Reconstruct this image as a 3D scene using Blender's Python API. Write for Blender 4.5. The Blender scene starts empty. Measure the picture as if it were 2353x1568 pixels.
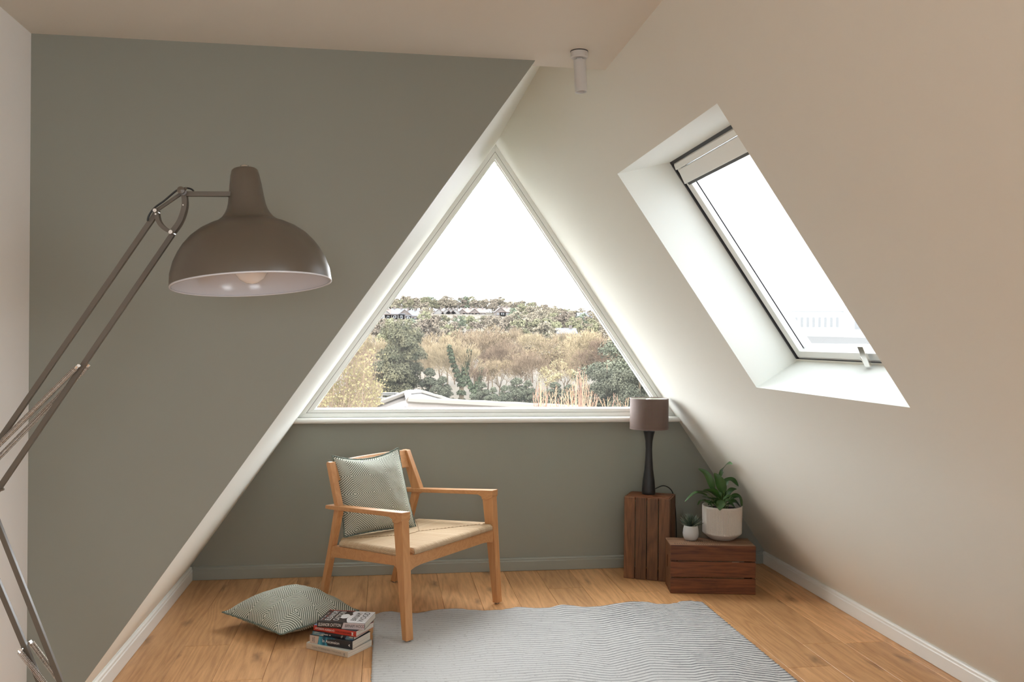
import bpy, bmesh, math, random
from mathutils import Vector, Matrix, noise
random.seed(7)
SC = bpy.context.scene
COL = SC.collection
PI = math.pi

# ------------------------------------------------------------------ camera
YAW, PITCH, ROLL, FPX = 0.14297, -0.00174, 0.00802, 2037.45
EYE = Vector((0, 0, 1.5))
_f = Vector((math.sin(YAW)*math.cos(PITCH), math.cos(YAW)*math.cos(PITCH), math.sin(PITCH)))
_r0 = Vector((math.cos(YAW), -math.sin(YAW), 0))
_u0 = _r0.cross(_f)
_r = math.cos(ROLL)*_r0 + math.sin(ROLL)*_u0
_u = -math.sin(ROLL)*_r0 + math.cos(ROLL)*_u0
cd = bpy.data.cameras.new('camera')
cam = bpy.data.objects.new('camera', cd)
COL.objects.link(cam)
cam.matrix_world = Matrix(((_r.x, _u.x, -_f.x, EYE.x), (_r.y, _u.y, -_f.y, EYE.y), (_r.z, _u.z, -_f.z, EYE.z), (0, 0, 0, 1)))
cd.sensor_width = 36.0
cd.sensor_fit = 'HORIZONTAL'
cd.lens = FPX/2353*36
cd.clip_end = 3000
cd.clip_start = 0.05
SC.camera = cam

# ------------------------------------------------------------------ world, sun, exposure
SKY_LEVEL = 15.0
wd = bpy.data.worlds.new('sky')
SC.world = wd
wd.use_nodes = True
wn = wd.node_tree
wn.nodes['Background'].inputs['Color'].default_value = (0.94, 0.985, 1.02, 1)
wn.nodes['Background'].inputs['Strength'].default_value = SKY_LEVEL
sl = bpy.data.lights.new('sun', 'SUN')
sun = bpy.data.objects.new('sun', sl)
COL.objects.link(sun)
sl.energy = 6.5
sl.angle = math.radians(3)
sl.color = (1.0, 0.93, 0.82)
sun.rotation_euler = Vector((-0.75, -0.55, 0.62)).to_track_quat('Z', 'Y').to_euler()
SC.view_settings.view_transform = 'Standard'
SC.view_settings.look = 'None'
SC.view_settings.gamma = 1
SC.view_settings.use_curve_mapping = False
SC.view_settings.exposure = 0.27
SC.cycles.max_bounces = 14
SC.cycles.diffuse_bounces = 10
SC.cycles.transparent_max_bounces = 16
SC.cycles.caustics_reflective = False
SC.cycles.caustics_refractive = False
SC.cycles.use_denoising = True
SC.cycles.sample_clamp_indirect = 8


def portal(name, loc, nrm, sx, sy):
    l = bpy.data.lights.new(name, 'AREA')
    l.shape = 'RECTANGLE'
    l.size, l.size_y = sx, sy
    l.cycles.is_portal = True
    o = bpy.data.objects.new(name, l)
    o.location = loc
    o.rotation_euler = Vector(nrm).to_track_quat('-Z', 'Y').to_euler()
    COL.objects.link(o)


# ------------------------------------------------------------------ geometry helpers
def at(px, py, Y):
    """a point on the sight line of a place in the photograph, at room depth Y"""
    d = _f*FPX + _r*(px-1176.5) - _u*(py-784)
    return EYE + d*(Y/d.y)


class MB:
    def __init__(s):
        s.v, s.f, s.m, s.uv = [], [], [], []

    def add(s, vs, fs, m=0, uvs=None):
        o = len(s.v)
        s.v.extend([tuple(v) for v in vs])
        for i, f in enumerate(fs):
            s.f.append(tuple(o+k for k in f))
            s.m.append(m)
            s.uv.append(uvs[i] if uvs else [(0, 0)]*len(f))

    def box(s, lo, hi, m=0):
        x0, y0, z0 = lo
        x1, y1, z1 = hi
        vs = [(x0, y0, z0), (x1, y0, z0), (x1, y1, z0), (x0, y1, z0), (x0, y0, z1), (x1, y0, z1), (x1, y1, z1), (x0, y1, z1)]
        s.hexa(vs, m)

    def hexa(s, vs, m=0):
        s.add(vs, [(0, 3, 2, 1), (4, 5, 6, 7), (0, 1, 5, 4), (1, 2, 6, 5), (2, 3, 7, 6), (3, 0, 4, 7)], m)

    def prism(s, poly, ext, m=0):
        """closed polygon of Vectors extruded by vector ext"""
        n = len(poly)
        ext = Vector(ext)
        vs = [Vector(p) for p in poly] + [Vector(p)+ext for p in poly]
        fs = [tuple(range(n)), tuple(range(2*n-1, n-1, -1))] + [(i, (i+n), (i+1) % n+n, (i+1) % n) for i in range(n)]
        s.add(vs, fs, m)

    def bar(s, a, b, w, d, up=(0, 0, 1), m=0):
        a, b = Vector(a), Vector(b)
        t = (b-a).normalized()
        x = t.cross(Vector(up)).normalized()
        y = x.cross(t).normalized()
        vs = []
        for p in (a, b):
            for sx, sy in ((-1, -1), (1, -1), (1, 1), (-1, 1)):
                vs.append(p + x*sx*w/2 + y*sy*d/2)
        s.hexa(vs, m)

    def tube(s, pts, r, n=8, m=0, cap=True):
        pts = [Vector(p) for p in pts]
        rs = r if isinstance(r, (list, tuple)) else [r]*len(pts)
        t0 = (pts[1]-pts[0]).normalized()
        x = t0.orthogonal().normalized()
        vs = []
        for i, p in enumerate(pts):
            t = (pts[min(i+1, len(pts)-1)]-pts[max(i-1, 0)]).normalized()
            x = (x - t*x.dot(t)).normalized()
            y = t.cross(x)
            for k in range(n):
                a = 2*PI*k/n
                vs.append(p + (x*math.cos(a)+y*math.sin(a))*rs[i])
        fs = [(i*n+k, i*n+(k+1) % n, (i+1)*n+(k+1) % n, (i+1)*n+k) for i in range(len(pts)-1) for k in range(n)]
        if cap:
            fs += [tuple(range(n-1, -1, -1)), tuple(range((len(pts)-1)*n, len(pts)*n))]
        s.add(vs, fs, m)

    def lathe(s, prof, n=48, c=(0, 0, 0), axis=(0, 0, 1), m=0, rmod=None, closed=False):
        c = Vector(c)
        ax = Vector(axis).normalized()
        x = ax.orthogonal().normalized() if abs(ax.z) < .999 else Vector((1, 0, 0))
        x = (Vector((1, 0, 0)) - ax*ax.x).normalized()
        y = ax.cross(x)
        vs = []
        for j, (r, h) in enumerate(prof):
            for k in range(n):
                a = 2*PI*k/n
                rr = r + (rmod(a, r, h) if rmod else 0)
                vs.append(c + ax*h + (x*math.cos(a)+y*math.sin(a))*rr)
        L = len(prof)
        fs, uv = [], []
        for i in range(L-1 if not closed else L):
            i2 = (i+1) % L
            for k in range(n):
                fs.append((i*n+k, i*n+(k+1) % n, i2*n+(k+1) % n, i2*n+k))
                uv.append([(k/n, prof[i][1]), ((k+1)/n, prof[i][1]), ((k+1)/n, prof[i2][1]), (k/n, prof[i2][1])])
        s.add(vs, fs, m, uv)

    def build(s, name, mats, parent=None, smooth=False, bevel=0, seg=2, loc=None):
        me = bpy.data.meshes.new(name)
        me.from_pydata(s.v, [], s.f)
        for mt in (mats if isinstance(mats, (list, tuple)) else [mats]):
            me.materials.append(mt)
        me.polygons.foreach_set('material_index', s.m)
        ul = me.uv_layers.new(name='UVMap')
        flat = [c for f in s.uv for p in f for c in p]
        ul.data.foreach_set('uv', flat)
        if smooth:
            me.polygons.foreach_set('use_smooth', [True]*len(me.polygons))
        me.update()
        o = bpy.data.objects.new(name, me)
        COL.objects.link(o)
        if parent is not None:
            o.parent = parent
        if loc is not None:
            o.location = loc
        if bevel:
            md = o.modifiers.new('bevel', 'BEVEL')
            md.width = bevel
            md.segments = seg
            md.limit_method = 'ANGLE'
            md.angle_limit = math.radians(40)
        if smooth == 'auto':
            pass
        return o


def fix_normals(o):
    bm = bmesh.new()
    bm.from_mesh(o.data)
    bmesh.ops.recalc_face_normals(bm, faces=bm.faces)
    bm.to_mesh(o.data)
    bm.free()
    return o


def tag(o, label=None, cat=None, group=None, kind=None):
    if label: o['label'] = label
    if cat: o['category'] = cat
    if group: o['group'] = group
    if kind: o['kind'] = kind
    return o


def empty(name, loc=(0, 0, 0), rz=0, **k):
    o = bpy.data.objects.new(name, None)
    o.location = loc
    o.rotation_euler = (0, 0, rz)
    o.empty_display_size = .05
    COL.objects.link(o)
    return tag(o, **k)


# ------------------------------------------------------------------ materials
def mat(name, col=(.8, .8, .8), rough=.5, metal=0, spec=.5, **kw):
    m = bpy.data.materials.new(name)
    m.use_nodes = True
    b = m.node_tree.nodes['Principled BSDF']
    b.inputs['Base Color'].default_value = (*col, 1)
    b.inputs['Roughness'].default_value = rough
    b.inputs['Metallic'].default_value = metal
    b.inputs['Specular IOR Level'].default_value = spec
    for k, v in kw.items():
        b.inputs[k].default_value = v
    return m


class NT:
    def __init__(s, m):
        s.t = m.node_tree
        s.b = s.t.nodes['Principled BSDF']

    def n(s, typ, **kw):
        nd = s.t.nodes.new(typ)
        for k, v in kw.items():
            if hasattr(nd, k): setattr(nd, k, v)
            else: nd.inputs[k].default_value = v
        return nd

    def l(s, a, b):
        s.t.links.new(a, b)

    def math(s, op, a, b=None, c=None, clamp=False):
        nd = s.t.nodes.new('ShaderNodeMath')
        nd.operation = op
        nd.use_clamp = clamp
        for i, x in enumerate((a, b, c)):
            if x is None: continue
            if isinstance(x, (int, float)): nd.inputs[i].default_value = x
            else: s.l(x, nd.inputs[i])
        return nd.outputs[0]

    def mix(s, f, a, b, blend='MIX'):
        nd = s.t.nodes.new('ShaderNodeMix')
        nd.data_type = 'RGBA'
        nd.blend_type = blend
        for i, x in ((0, f), (6, a), (7, b)):
            if isinstance(x, (int, float)): nd.inputs[i].default_value = x
            elif isinstance(x, tuple): nd.inputs[i].default_value = (*x, 1) if len(x) == 3 else x
            else: s.l(x, nd.inputs[i])
        return nd.outputs[2]

    def ramp(s, f, stops):
        nd = s.t.nodes.new('ShaderNodeValToRGB')
        e = nd.color_ramp.elements
        while len(e) < len(stops): e.new(.5)
        for i, (p, c) in enumerate(stops):
            e[i].position = p
            e[i].color = (*c, 1)
        s.l(f, nd.inputs[0])
        return nd.outputs[0]

    def noise(s, vec, scale, detail=4, rough=.5, dist=0):
        nd = s.n('ShaderNodeTexNoise')
        nd.inputs['Scale'].default_value = scale
        nd.inputs['Detail'].default_value = detail
        nd.inputs['Roughness'].default_value = rough
        nd.inputs['Distortion'].default_value = dist
        if vec is not None: s.l(vec, nd.inputs['Vector'])
        return nd.outputs['Fac']

    def mapping(s, vec, scale=(1, 1, 1), rot=(0, 0, 0), loc=(0, 0, 0)):
        nd = s.n('ShaderNodeMapping')
        nd.inputs['Scale'].default_value = scale
        nd.inputs['Rotation'].default_value = rot
        nd.inputs['Location'].default_value = loc
        s.l(vec, nd.inputs['Vector'])
        return nd.outputs[0]

    def bump(s, h, strength=.3, dist=.002):
        nd = s.n('ShaderNodeBump')
        nd.inputs['Strength'].default_value = strength
        nd.inputs['Distance'].default_value = dist
        s.l(h, nd.inputs['Height'])
        s.l(nd.outputs[0], s.b.inputs['Normal'])


def plaster(name, col, rough=.6):
    m = mat(name, col, rough, spec=.25)
    t = NT(m)
    tc = t.n('ShaderNodeTexCoord').outputs['Object']
    f = t.noise(tc, 1.6, 3)
    c = t.mix(f, tuple(x*.985 for x in col), tuple(min(1, x*1.015) for x in col))
    t.l(c, t.b.inputs['Base Color'])
    t.bump(t.noise(tc, 260, 3), .08, .001)
    return m


M = {}
M['white'] = plaster('warm_white_paint', (.715, .705, .645))
M['ceil'] = plaster('ceiling_paint', (.67, .64, .575))
M['green'] = plaster('sage_paint', (.272, .279, .243), .5)
M['revealw'] = plaster('reveal_paint', (.79, .81, .765))
M['gloss'] = mat('white_gloss', (.78, .78, .75), .3)
M['skirtg'] = mat('sage_gloss', (.285, .297, .262), .35)
M['skirtw'] = mat('white_satin', (.72, .71, .67), .35)
M['upvc'] = mat('frame_white', (.82, .83, .81), .22)
M['gasket'] = mat('gasket_black', (.015, .015, .02), .5)
M['black'] = mat('black_matt', (.012, .012, .013), .45)
M['bl_cable'] = mat('cable_black', (.006, .006, .006), .4)
M['taupe'] = mat('taupe_metal', (0.100, 0.080, 0.058), .36, spec=.5)
M['lining'] = mat('lining_white', (0.600, 0.600, 0.630), .16)
M['chrome'] = mat('chrome', (.75, .73, .70), .16, metal=1)
M['brass'] = mat('spring_steel', (.62, .57, .52), .25, metal=1)
M['bulb'] = mat('bulb_opal', (0.750, 0.710, 0.680), .12)
M['spotw'] = mat('spot_white', (.56, .555, .54), .4)
M['soil'] = mat('soil', (.03, .02, .015), .95)
M['metal'] = mat('foot_metal', (.3, .3, .3), .3, metal=1)


def glass(name, veil, tint=(1, 1, 1)):  # veil: translucent share that stands in for haze over the view
    m = bpy.data.materials.new(name)
    m.use_nodes = True
    nt = m.node_tree
    nt.nodes.remove(nt.nodes['Principled BSDF'])
    out = nt.nodes['Material Output']
    tr = nt.nodes.new('ShaderNodeBsdfTransparent')
    tr.inputs[0].default_value = (*tint, 1)
    tl = nt.nodes.new('ShaderNodeBsdfTranslucent')
    gl = nt.nodes.new('ShaderNodeBsdfGlossy')
    gl.inputs['Roughness'].default_value = .02
    fr = nt.nodes.new('ShaderNodeFresnel')
    fr.inputs[0].default_value = 1.12
    m1 = nt.nodes.new('ShaderNodeMixShader')
    m2 = nt.nodes.new('ShaderNodeMixShader')
    m1.inputs[0].default_value = veil
    nt.links.new(tr.outputs[0], m1.inputs[1])
    nt.links.new(tl.outputs[0], m1.inputs[2])
    nt.links.new(fr.outputs[0], m2.inputs[0])
    nt.links.new(m1.outputs[0], m2.inputs[1])
    nt.links.new(gl.outputs[0], m2.inputs[2])
    nt.links.new(m2.outputs[0], out.inputs[0])
    return m


M['glass'] = glass('window_glass', .010)
M['clear'] = glass('skylight_clear_glass', .03, (.62, .64, .66))
M['milky'] = glass('skylight_glass', .06, (.135, .14, .145))


def wood(name, light, dark, axis='Y', scale=1.0, knots=True, rough=.45, var=.12):
    m = mat(name, light, rough, spec=.4)
    t = NT(m)
    tc = t.n('ShaderNodeTexCoord').outputs['Object']
    oi = t.n('ShaderNodeObjectInfo')
    rnd = oi.outputs['Random']
    cx = t.n('ShaderNodeCombineXYZ')
    for i, k in enumerate((37.0, 53.0, 71.0)):
        t.l(t.math('MULTIPLY', rnd, k), cx.inputs[i])
    va = t.n('ShaderNodeVectorMath', operation='ADD')
    t.l(tc, va.inputs[0])
    t.l(cx.outputs[0], va.inputs[1])
    v = va.outputs[0]
    st = {'X': (.09, 1, 1), 'Y': (1, .09, 1), 'Z': (1, 1, .09)}[axis]
    st = tuple(x*scale for x in st)
    low = t.mapping(v, tuple(x*3.2 for x in st))
    ring = t.noise(low, 1.6, 2, .5, .5)
    rings = t.math('FRACT', t.math('MULTIPLY', ring, 13))
    rings = t.math('PINGPONG', rings, .5)
    grain = t.noise(t.mapping(v, tuple(x*75 for x in st)), 1.0, 5, .65)
    fibre = t.noise(t.mapping(v, tuple((x*260 if x > .5*scale else x*60) for x in st)), 1.0, 2, .6)
    f = t.math('ADD', t.math('MULTIPLY', rings, .42), t.math('ADD', t.math('MULTIPLY', grain, .55), t.math('MULTIPLY', fibre, .30)))
    mid = tuple((a+b)/2 for a, b in zip(light, dark))
    c = t.ramp(f, [(.28, dark), (.5, mid), (.78, light)])
    tone = t.math('ADD', t.math('MULTIPLY', rnd, var*2), 1-var)
    hs = t.n('ShaderNodeHueSaturation')
    t.l(c, hs.inputs['Color'])
    t.l(tone, hs.inputs['Value'])
    c = hs.outputs[0]
    if knots:
        vo = t.n('ShaderNodeTexVoronoi')
        vo.inputs['Scale'].default_value = 1.0
        if name == 'oak_floor': vo.voronoi_dimensions = '2D'
        dv = t.n('ShaderNodeVectorMath', operation='ADD')
        nn = t.n('ShaderNodeTexNoise')
        nn.inputs['Scale'].default_value = 16
        t.l(v, nn.inputs['Vector'])
        sc = t.n('ShaderNodeVectorMath', operation='SCALE')
        t.l(nn.outputs['Color'], sc.inputs[0])
        sc.inputs['Scale'].default_value = .05
        t.l(v, dv.inputs[0])
        t.l(sc.outputs[0], dv.inputs[1])
        km = {'X': (1.3, 4.2, 4.2), 'Y': (4.2, 1.3, 4.2), 'Z': (4.2, 4.2, 1.3)}[axis]
        t.l(t.mapping(dv.outputs[0], tuple(k*scale for k in km)), vo.inputs['Vector'])
        kf = t.math('SUBTRACT', 1, t.math('DIVIDE', vo.outputs['Distance'], .12 if 'oak' in name else .16, clamp=True), clamp=True)
        kf = t.math('MULTIPLY', t.math('POWER', kf, 1.1), .65)
        if name == 'oak_floor':
            sc2 = t.n('ShaderNodeSeparateColor')
            t.l(vo.outputs['Color'], sc2.inputs[0])
            kf = t.math('MULTIPLY', kf, t.math('GREATER_THAN', sc2.outputs[0], .48))
        c = t.mix(kf, c, tuple(x*.22 for x in dark))
    t.l(c, t.b.inputs['Base Color'])
    t.bump(f, .12, .001)
    return m


M['floor'] = wood('oak_floor', (.72, .41, .190), (.40, .195, .080), 'Y', 1, True, .38, .15)
M['oakx'] = wood('chair_oak', (.56, .29, .125), (.42, .19, .075), 'Z', 1.6, False, .4, .06)
M['oakh'] = wood('chair_oak_h', (.56, .29, .125), (.42, .19, .075), 'X', 1.6, False, .4, .06)
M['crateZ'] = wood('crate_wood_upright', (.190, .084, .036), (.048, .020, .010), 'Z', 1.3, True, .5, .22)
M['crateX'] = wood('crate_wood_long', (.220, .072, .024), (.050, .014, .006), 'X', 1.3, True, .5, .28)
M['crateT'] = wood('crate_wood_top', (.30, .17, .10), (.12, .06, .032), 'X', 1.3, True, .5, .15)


def weave_mat():
    m = mat('paper_cord', (.60, .44, .28), .8, spec=.2)
    t = NT(m)
    uv = t.n('ShaderNodeUVMap').outputs[0]
    sp = t.n('ShaderNodeSeparateXYZ')
    t.l(uv, sp.inputs[0])
    u = t.math('MULTIPLY', sp.outputs[0], 190)
    w = t.math('PINGPONG', u, .5)
    idx = t.math('FLOOR', u)
    wn_ = t.n('ShaderNodeTexWhiteNoise', noise_dimensions='1D')
    t.l(idx, wn_.inputs['W'])
    c = t.mix(wn_.outputs['Value'], (.60, .43, .27), (.80, .63, .43))
    g = t.math('MULTIPLY', w, 2, clamp=True)
    c = t.mix(g, tuple(x*.55 for x in (.60, .42, .26)), c)
    tc = t.n('ShaderNodeTexCoord').outputs['Object']
    c = t.mix(t.math('MULTIPLY', t.noise(tc, 30, 3), .25), c, (.42, .27, .15))
    t.l(c, t.b.inputs['Base Color'])
    t.bump(w, .7, .003)
    return m


M['weave'] = weave_mat()


def diamond_mat():
    m = mat('diamond_weave', (.5, .5, .45), .9, spec=.1)
    t = NT(m)
    uv = t.n('ShaderNodeUVMap').outputs[0]
    tc = t.n('ShaderNodeTexCoord').outputs['Object']
    sp = t.n('ShaderNodeSeparateXYZ')
    t.l(uv, sp.inputs[0])
    jit = t.math('MULTIPLY', t.math('SUBTRACT', t.noise(tc, 14, 2), .5), .02)
    a = t.math('PINGPONG', t.math('ADD', t.math('MULTIPLY', sp.outputs[0], 2.02), t.math('ADD', jit, .22)), .5)
    b = t.math('PINGPONG', t.math('ADD', t.math('MULTIPLY', sp.outputs[1], 2.20), t.math('ADD', jit, .38)), .5)
    # diamonds centred in each cell and at each cell corner
    d = t.math('ADD', a, b)
    s = t.math('PINGPONG', t.math('MULTIPLY', d, 17), .5)
    s = t.math('ADD', s, t.math('MULTIPLY', t.math('SUBTRACT', t.noise(tc, 420, 2), .5), .22))
    st = t.math('DIVIDE', t.math('SUBTRACT', s, .17), .12, clamp=True)
    c = t.mix(st, (.105, .125, .098), (.62, .63, .55))
    t.l(c, t.b.inputs['Base Color'])
    t.bump(t.math('ADD', s, t.noise(tc, 500, 2)), .35, .0015)
    return m


M['diamond'] = diamond_mat()
M['piping'] = mat('green_stitching', (.10, .13, .105), .9)
tp = NT(M['piping'])
tp.bump(tp.noise(tp.n('ShaderNodeTexCoord').outputs['Object'], 320, 2), .9, .003)
tp.l(tp.ramp(tp.noise(tp.n('ShaderNodeTexCoord').outputs['Object'], 260, 1), [(.4, (.07, .095, .075)), (.62, (.25, .29, .25))]), tp.b.inputs['Base Color'])


def rug_mat():
    m = mat('rug_wool', (.7, .7, .68), .95, spec=.05)
    t = NT(m)
    uv = t.n('ShaderNodeUVMap').outputs[0]
    tc = t.n('ShaderNodeTexCoord').outputs['Object']
    sp = t.n('ShaderNodeSeparateXYZ')
    t.l(uv, sp.inputs[0])
    w = t.math('PINGPONG', sp.outputs[1], .5)
    nz = t.noise(t.mapping(tc, (9, 60, 1)), 1, 3, .6)
    w2 = t.math('ADD', w, t.math('MULTIPLY', t.math('SUBTRACT', nz, .5), .34))
    dark = t.math('SUBTRACT', 1, t.math('DIVIDE', t.math('SUBTRACT', w2, .09), .16, clamp=True), clamp=True)
    # lines fade to the left: the light there is put into the colour
    k = t.math('MULTIPLY', sp.outputs[0], 1.0, clamp=True)
    dark = t.math('MULTIPLY', dark, k)
    c = t.mix(dark, (.57, .567, .556), (.10, .10, .115))
    fl = t.math('DIVIDE', t.math('SUBTRACT', t.noise(t.mapping(tc, (45, 90, 1)), 1, 2, .7), .60), .06, clamp=True)
    c = t.mix(t.math('MULTIPLY', fl, .5), c, (.25, .23, .22))
    c = t.mix(t.math('MULTIPLY', t.noise(tc, 350, 2), .25), c, (.45, .45, .45))
    t.l(c, t.b.inputs['Base Color'])
    t.bump(t.math('ADD', w, t.math('MULTIPLY', t.noise(tc, 300, 2), .5)), .8, .006)
    return m


M['rug'] = rug_mat()


def shade_mat():
    m = mat('perforated_fabric', (.165, .105, .082), .6)
    t = NT(m)
    uv = t.n('ShaderNodeUVMap').outputs[0]
    sp = t.n('ShaderNodeSeparateXYZ')
    t.l(uv, sp.inputs[0])
    a = t.math('PINGPONG', t.math('MULTIPLY', sp.outputs[0], 84), .5)
    b = t.math('PINGPONG', t.math('MULTIPLY', sp.outputs[1], 115), .5)
    d = t.math('SQRT', t.math('ADD', t.math('POWER', t.math('SUBTRACT', a, .5), 2), t.math('POWER', t.math('SUBTRACT', b, .5), 2)))
    dot = t.math('DIVIDE', t.math('SUBTRACT', .30, d), .1, clamp=True)
    c = t.mix(dot, (.135, .086, .067), (.045, .025, .018))
    t.l(c, t.b.inputs['Base Color'])
    t.bump(t.math('SUBTRACT', 1, dot), .6, .002)
    return m


M['shade'] = shade_mat()
M['shadein'] = mat('shade_inside', (.70, .72, .66), .7)
M['shaderim'] = mat('shade_rim', (.14, .09, .075), .5)
M['leaf'] = mat('leaf_green', (.030, .085, .018), .32)
tl = NT(M['leaf'])
_tc = tl.n('ShaderNodeTexCoord').outputs['Object']
_uvl = tl.n('ShaderNodeUVMap').outputs[0]
_sp = tl.n('ShaderNodeSeparateXYZ')
tl.l(_uvl, _sp.inputs[0])
_rib = tl.math('PINGPONG', tl.math('MULTIPLY', tl.math('ADD', _sp.outputs[1], tl.math('ABSOLUTE', _sp.outputs[0])), 9), .5)
tl.l(tl.mix(tl.noise(_tc, 18, 2), (.018, .060, .014), (.060, .140, .028)), tl.b.inputs['Base Color'])
tl.bump(_rib, .25, .002)
M['leaftip'] = mat('leaf_yellow_tip', (.35, .22, .03), .5)
M['stem'] = mat('stem_green', (.11, .19, .04), .45)
M['succ'] = mat('succulent_green', (.045, .07, .045), .4)
M['succ2'] = mat('succulent_pale', (.16, .19, .14), .4)
M['potcream'] = mat('pot_cream', (.56, .51, .45), .6)
tp = NT(M['potcream'])
_tc = tp.n('ShaderNodeTexCoord').outputs['Object']
tp.l(tp.ramp(tp.noise(_tc, 220, 2), [(.25, (.44, .39, .34)), (.36, (.56, .51, .45)), (1, (.60, .555, .50))]), tp.b.inputs['Base Color'])
M['potwhite'] = mat('pot_white', (.48, .48, .47), .35)


def tinted(name, cols, scale, rough=.9):
    if name != 'orange_bark': cols = [tuple(x*.36 for x in c_) for c_ in cols]
    else: cols = [tuple(x*.42 for x in c_) for c_ in cols]
    m = mat(name, cols[0], rough, spec=.1)
    t = NT(m)
    tc = t.n('ShaderNodeTexCoord').outputs['Object']
    oi = t.n('ShaderNodeObjectInfo').outputs['Random']
    f = t.noise(tc, scale, 3, .6)
    c = t.ramp(f, [(.35, cols[0]), (.65, cols[1])])
    hs = t.n('ShaderNodeHueSaturation')
    t.l(c, hs.inputs['Color'])
    t.l(t.math('ADD', t.math('MULTIPLY', oi, .5), .75), hs.inputs['Value'])
    t.l(t.math('ADD', t.math('MULTIPLY', oi, .03), .485), hs.inputs['Hue'])
    t.l(hs.outputs[0], t.b.inputs['Base Color'])
    return m


M['bark'] = tinted('bark_tan', [(.105, .078, .052), (.17, .128, .088)], 2)
M['twig'] = tinted('twig_tan', [(.19, .140, .088), (.29, .215, .14)], .5)
M['bud'] = tinted('bud_yellow', [(.24, .195, .10), (.36, .29, .15)], .5)
M['brown_crown'] = tinted('crown_brown', [(.155, .128, .092), (.245, .205, .152)], .7)  # far crown colours lightened to carry the haze of distance
M['olive_crown'] = tinted('crown_olive', [(.140, .134, .078), (.215, .204, .122)], .7)
M['green_crown'] = tinted('crown_green', [(.095, .112, .075), (.15, .165, .11)], .7)
M['fir'] = tinted('fir_green', [(.072, .078, .046), (.165, .155, .088)], .9)
M['dark_fir'] = tinted('dark_fir_green', [(.070, .076, .052), (.125, .128, .088)], .9)
M['ivy'] = tinted('ivy_green', [(.062, .080, .046), (.11, .125, .078)], .9)
M['grass'] = tinted('grass', [(.062, .052, .026), (.100, .075, .043)], .03)
M['tilepink'] = mat('roof_tile_pink', (0.029, 0.023, 0.018), .8)
M['tilegrey'] = mat('roof_tile_grey', (0.020, 0.020, 0.023), .8)
M['ridge'] = mat('ridge_tile', (0.044, 0.036, 0.027), .8)
M['render'] = mat('house_render', (0.058, 0.055, 0.051), .8)
M['brick'] = mat('house_brick', (0.030, 0.022, 0.018), .8)
M['redroof'] = mat('house_roof_red', (0.034, 0.022, 0.017), .8)
M['slate'] = mat('house_roof_slate', (0.022, 0.023, 0.027), .8)
M['winglass'] = mat('house_glass', (0.020, 0.022, 0.024), .2)
M['galv'] = mat('white_tube', (0.060, 0.060, 0.060), .5)
M['orange'] = tinted('orange_bark', [(.20, .115, .070), (.26, .165, .11)], 6)
M['palestone'] = mat('pale_stone', (0.36, 0.36, 0.35), .8)

# ------------------------------------------------------------------ room numbers
YB, YN, YC, ZC, XW = 5.69, 3.298, 3.365, 2.553, -1.2255
HS = .081
RIDGE = Vector((.6995, 0, 2.76))
YREAR = -2.6


def LX(z): return -1.176 + (z-HS)*(RIDGE.x+1.176)/(RIDGE.z-HS)


def RX(z): return 2.558 + (z-HS)*(RIDGE.x-2.558)/(RIDGE.z-HS)


RN = Vector((.822, 0, .570))       # outward normal of the right slope
RU = Vector((-.570, 0, .822))      # up the right slope


def rp(s, y, d=0, z0=1.285):
    """point on the right slope: s metres up the slope from z0, depth d outwards"""
    b = Vector((RX(z0), y, z0))
    return b + RU*s + RN*d


# floor of single oak planks
floor = empty('floor', (0, 0, 0), kind='structure')
sub = MB()
sub.box((-1.30, YREAR, -.06), (2.62, YB+.02, -.021))
sub.build('subfloor', M['soil'], floor)
W = .2152
joints = {0: [4.47], 5: [5.15], 8: [4.62]}
n_pl = 0
for k in range(-6, 13):
    x0 = -.088 + (k)*W
    x1 = x0 + W
    if x1 < -1.25 or x0 > 2.6: continue
    rr = random.Random(k*7+3)
    js = [YREAR]
    y = YREAR + rr.uniform(.5, 1.9)
    fixed = {-4: [4.47], 5: [5.25], 8: [4.63], -1: [], 1: [4.9]}.get(k)
    while y < YB-.5:
        js.append(y)
        y += 1.95
    if fixed is not None:
        js = [j for j in js if j < 3.2] + fixed
    js.append(YB+.01)
    for a, b in zip(js, js[1:]):
        p = MB()
        g = .0006
        L = b-a
        p.box((-W/2+g, -L/2+g, -.02), (W/2-g, L/2-g, 0))
        o = p.build('plank', M['floor'], floor, bevel=.0012, seg=1)
        o.location = ((x0+x1)/2, (a+b)/2, rr.uniform(-.0003, .0003))
        n_pl += 1

# ceiling
c = MB()
c.prism([(XW-.1, YREAR, ZC), (RX(ZC)+.05, YREAR, ZC), (RX(ZC)+.0, YC, ZC), (LX(ZC), YC, ZC), (LX(ZC)-.0, YN, ZC), (XW-.1, YN, ZC)], (0, 0, .03))
tag(fix_normals(c.build('ceiling', M['ceil'])), kind='structure')
c = MB()
c.prism([(LX(ZC)-.1, YN, ZC+.03), (RX(ZC)+.1, YN, ZC+.03), (RIDGE.x+.05, YN, 2.9), (RIDGE.x-.05, YN, 2.9)], (0, .03, 0))
tag(fix_normals(c.build('ceiling_light_stop', M['ceil'])), kind='structure')  # unseen piece closing the gap above the ceiling, added against light leaks

# left wall, partition, rear wall, back wall
w = MB()
w.box((XW-.08, YREAR, 0), (XW, YN, ZC))
tag(w.build('wall_left', plaster('left_wall_paint', (.86, .84, .81))), kind='structure')
w = MB()
w.prism([(XW-.08, YN, 0), (LX(0), YN, 0), (LX(ZC+.01), YN, ZC+.01), (XW-.08, YN, ZC+.01)], (0, .03, 0))
tag(fix_normals(w.build('wall_partition', M['green'])), kind='structure')
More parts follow.
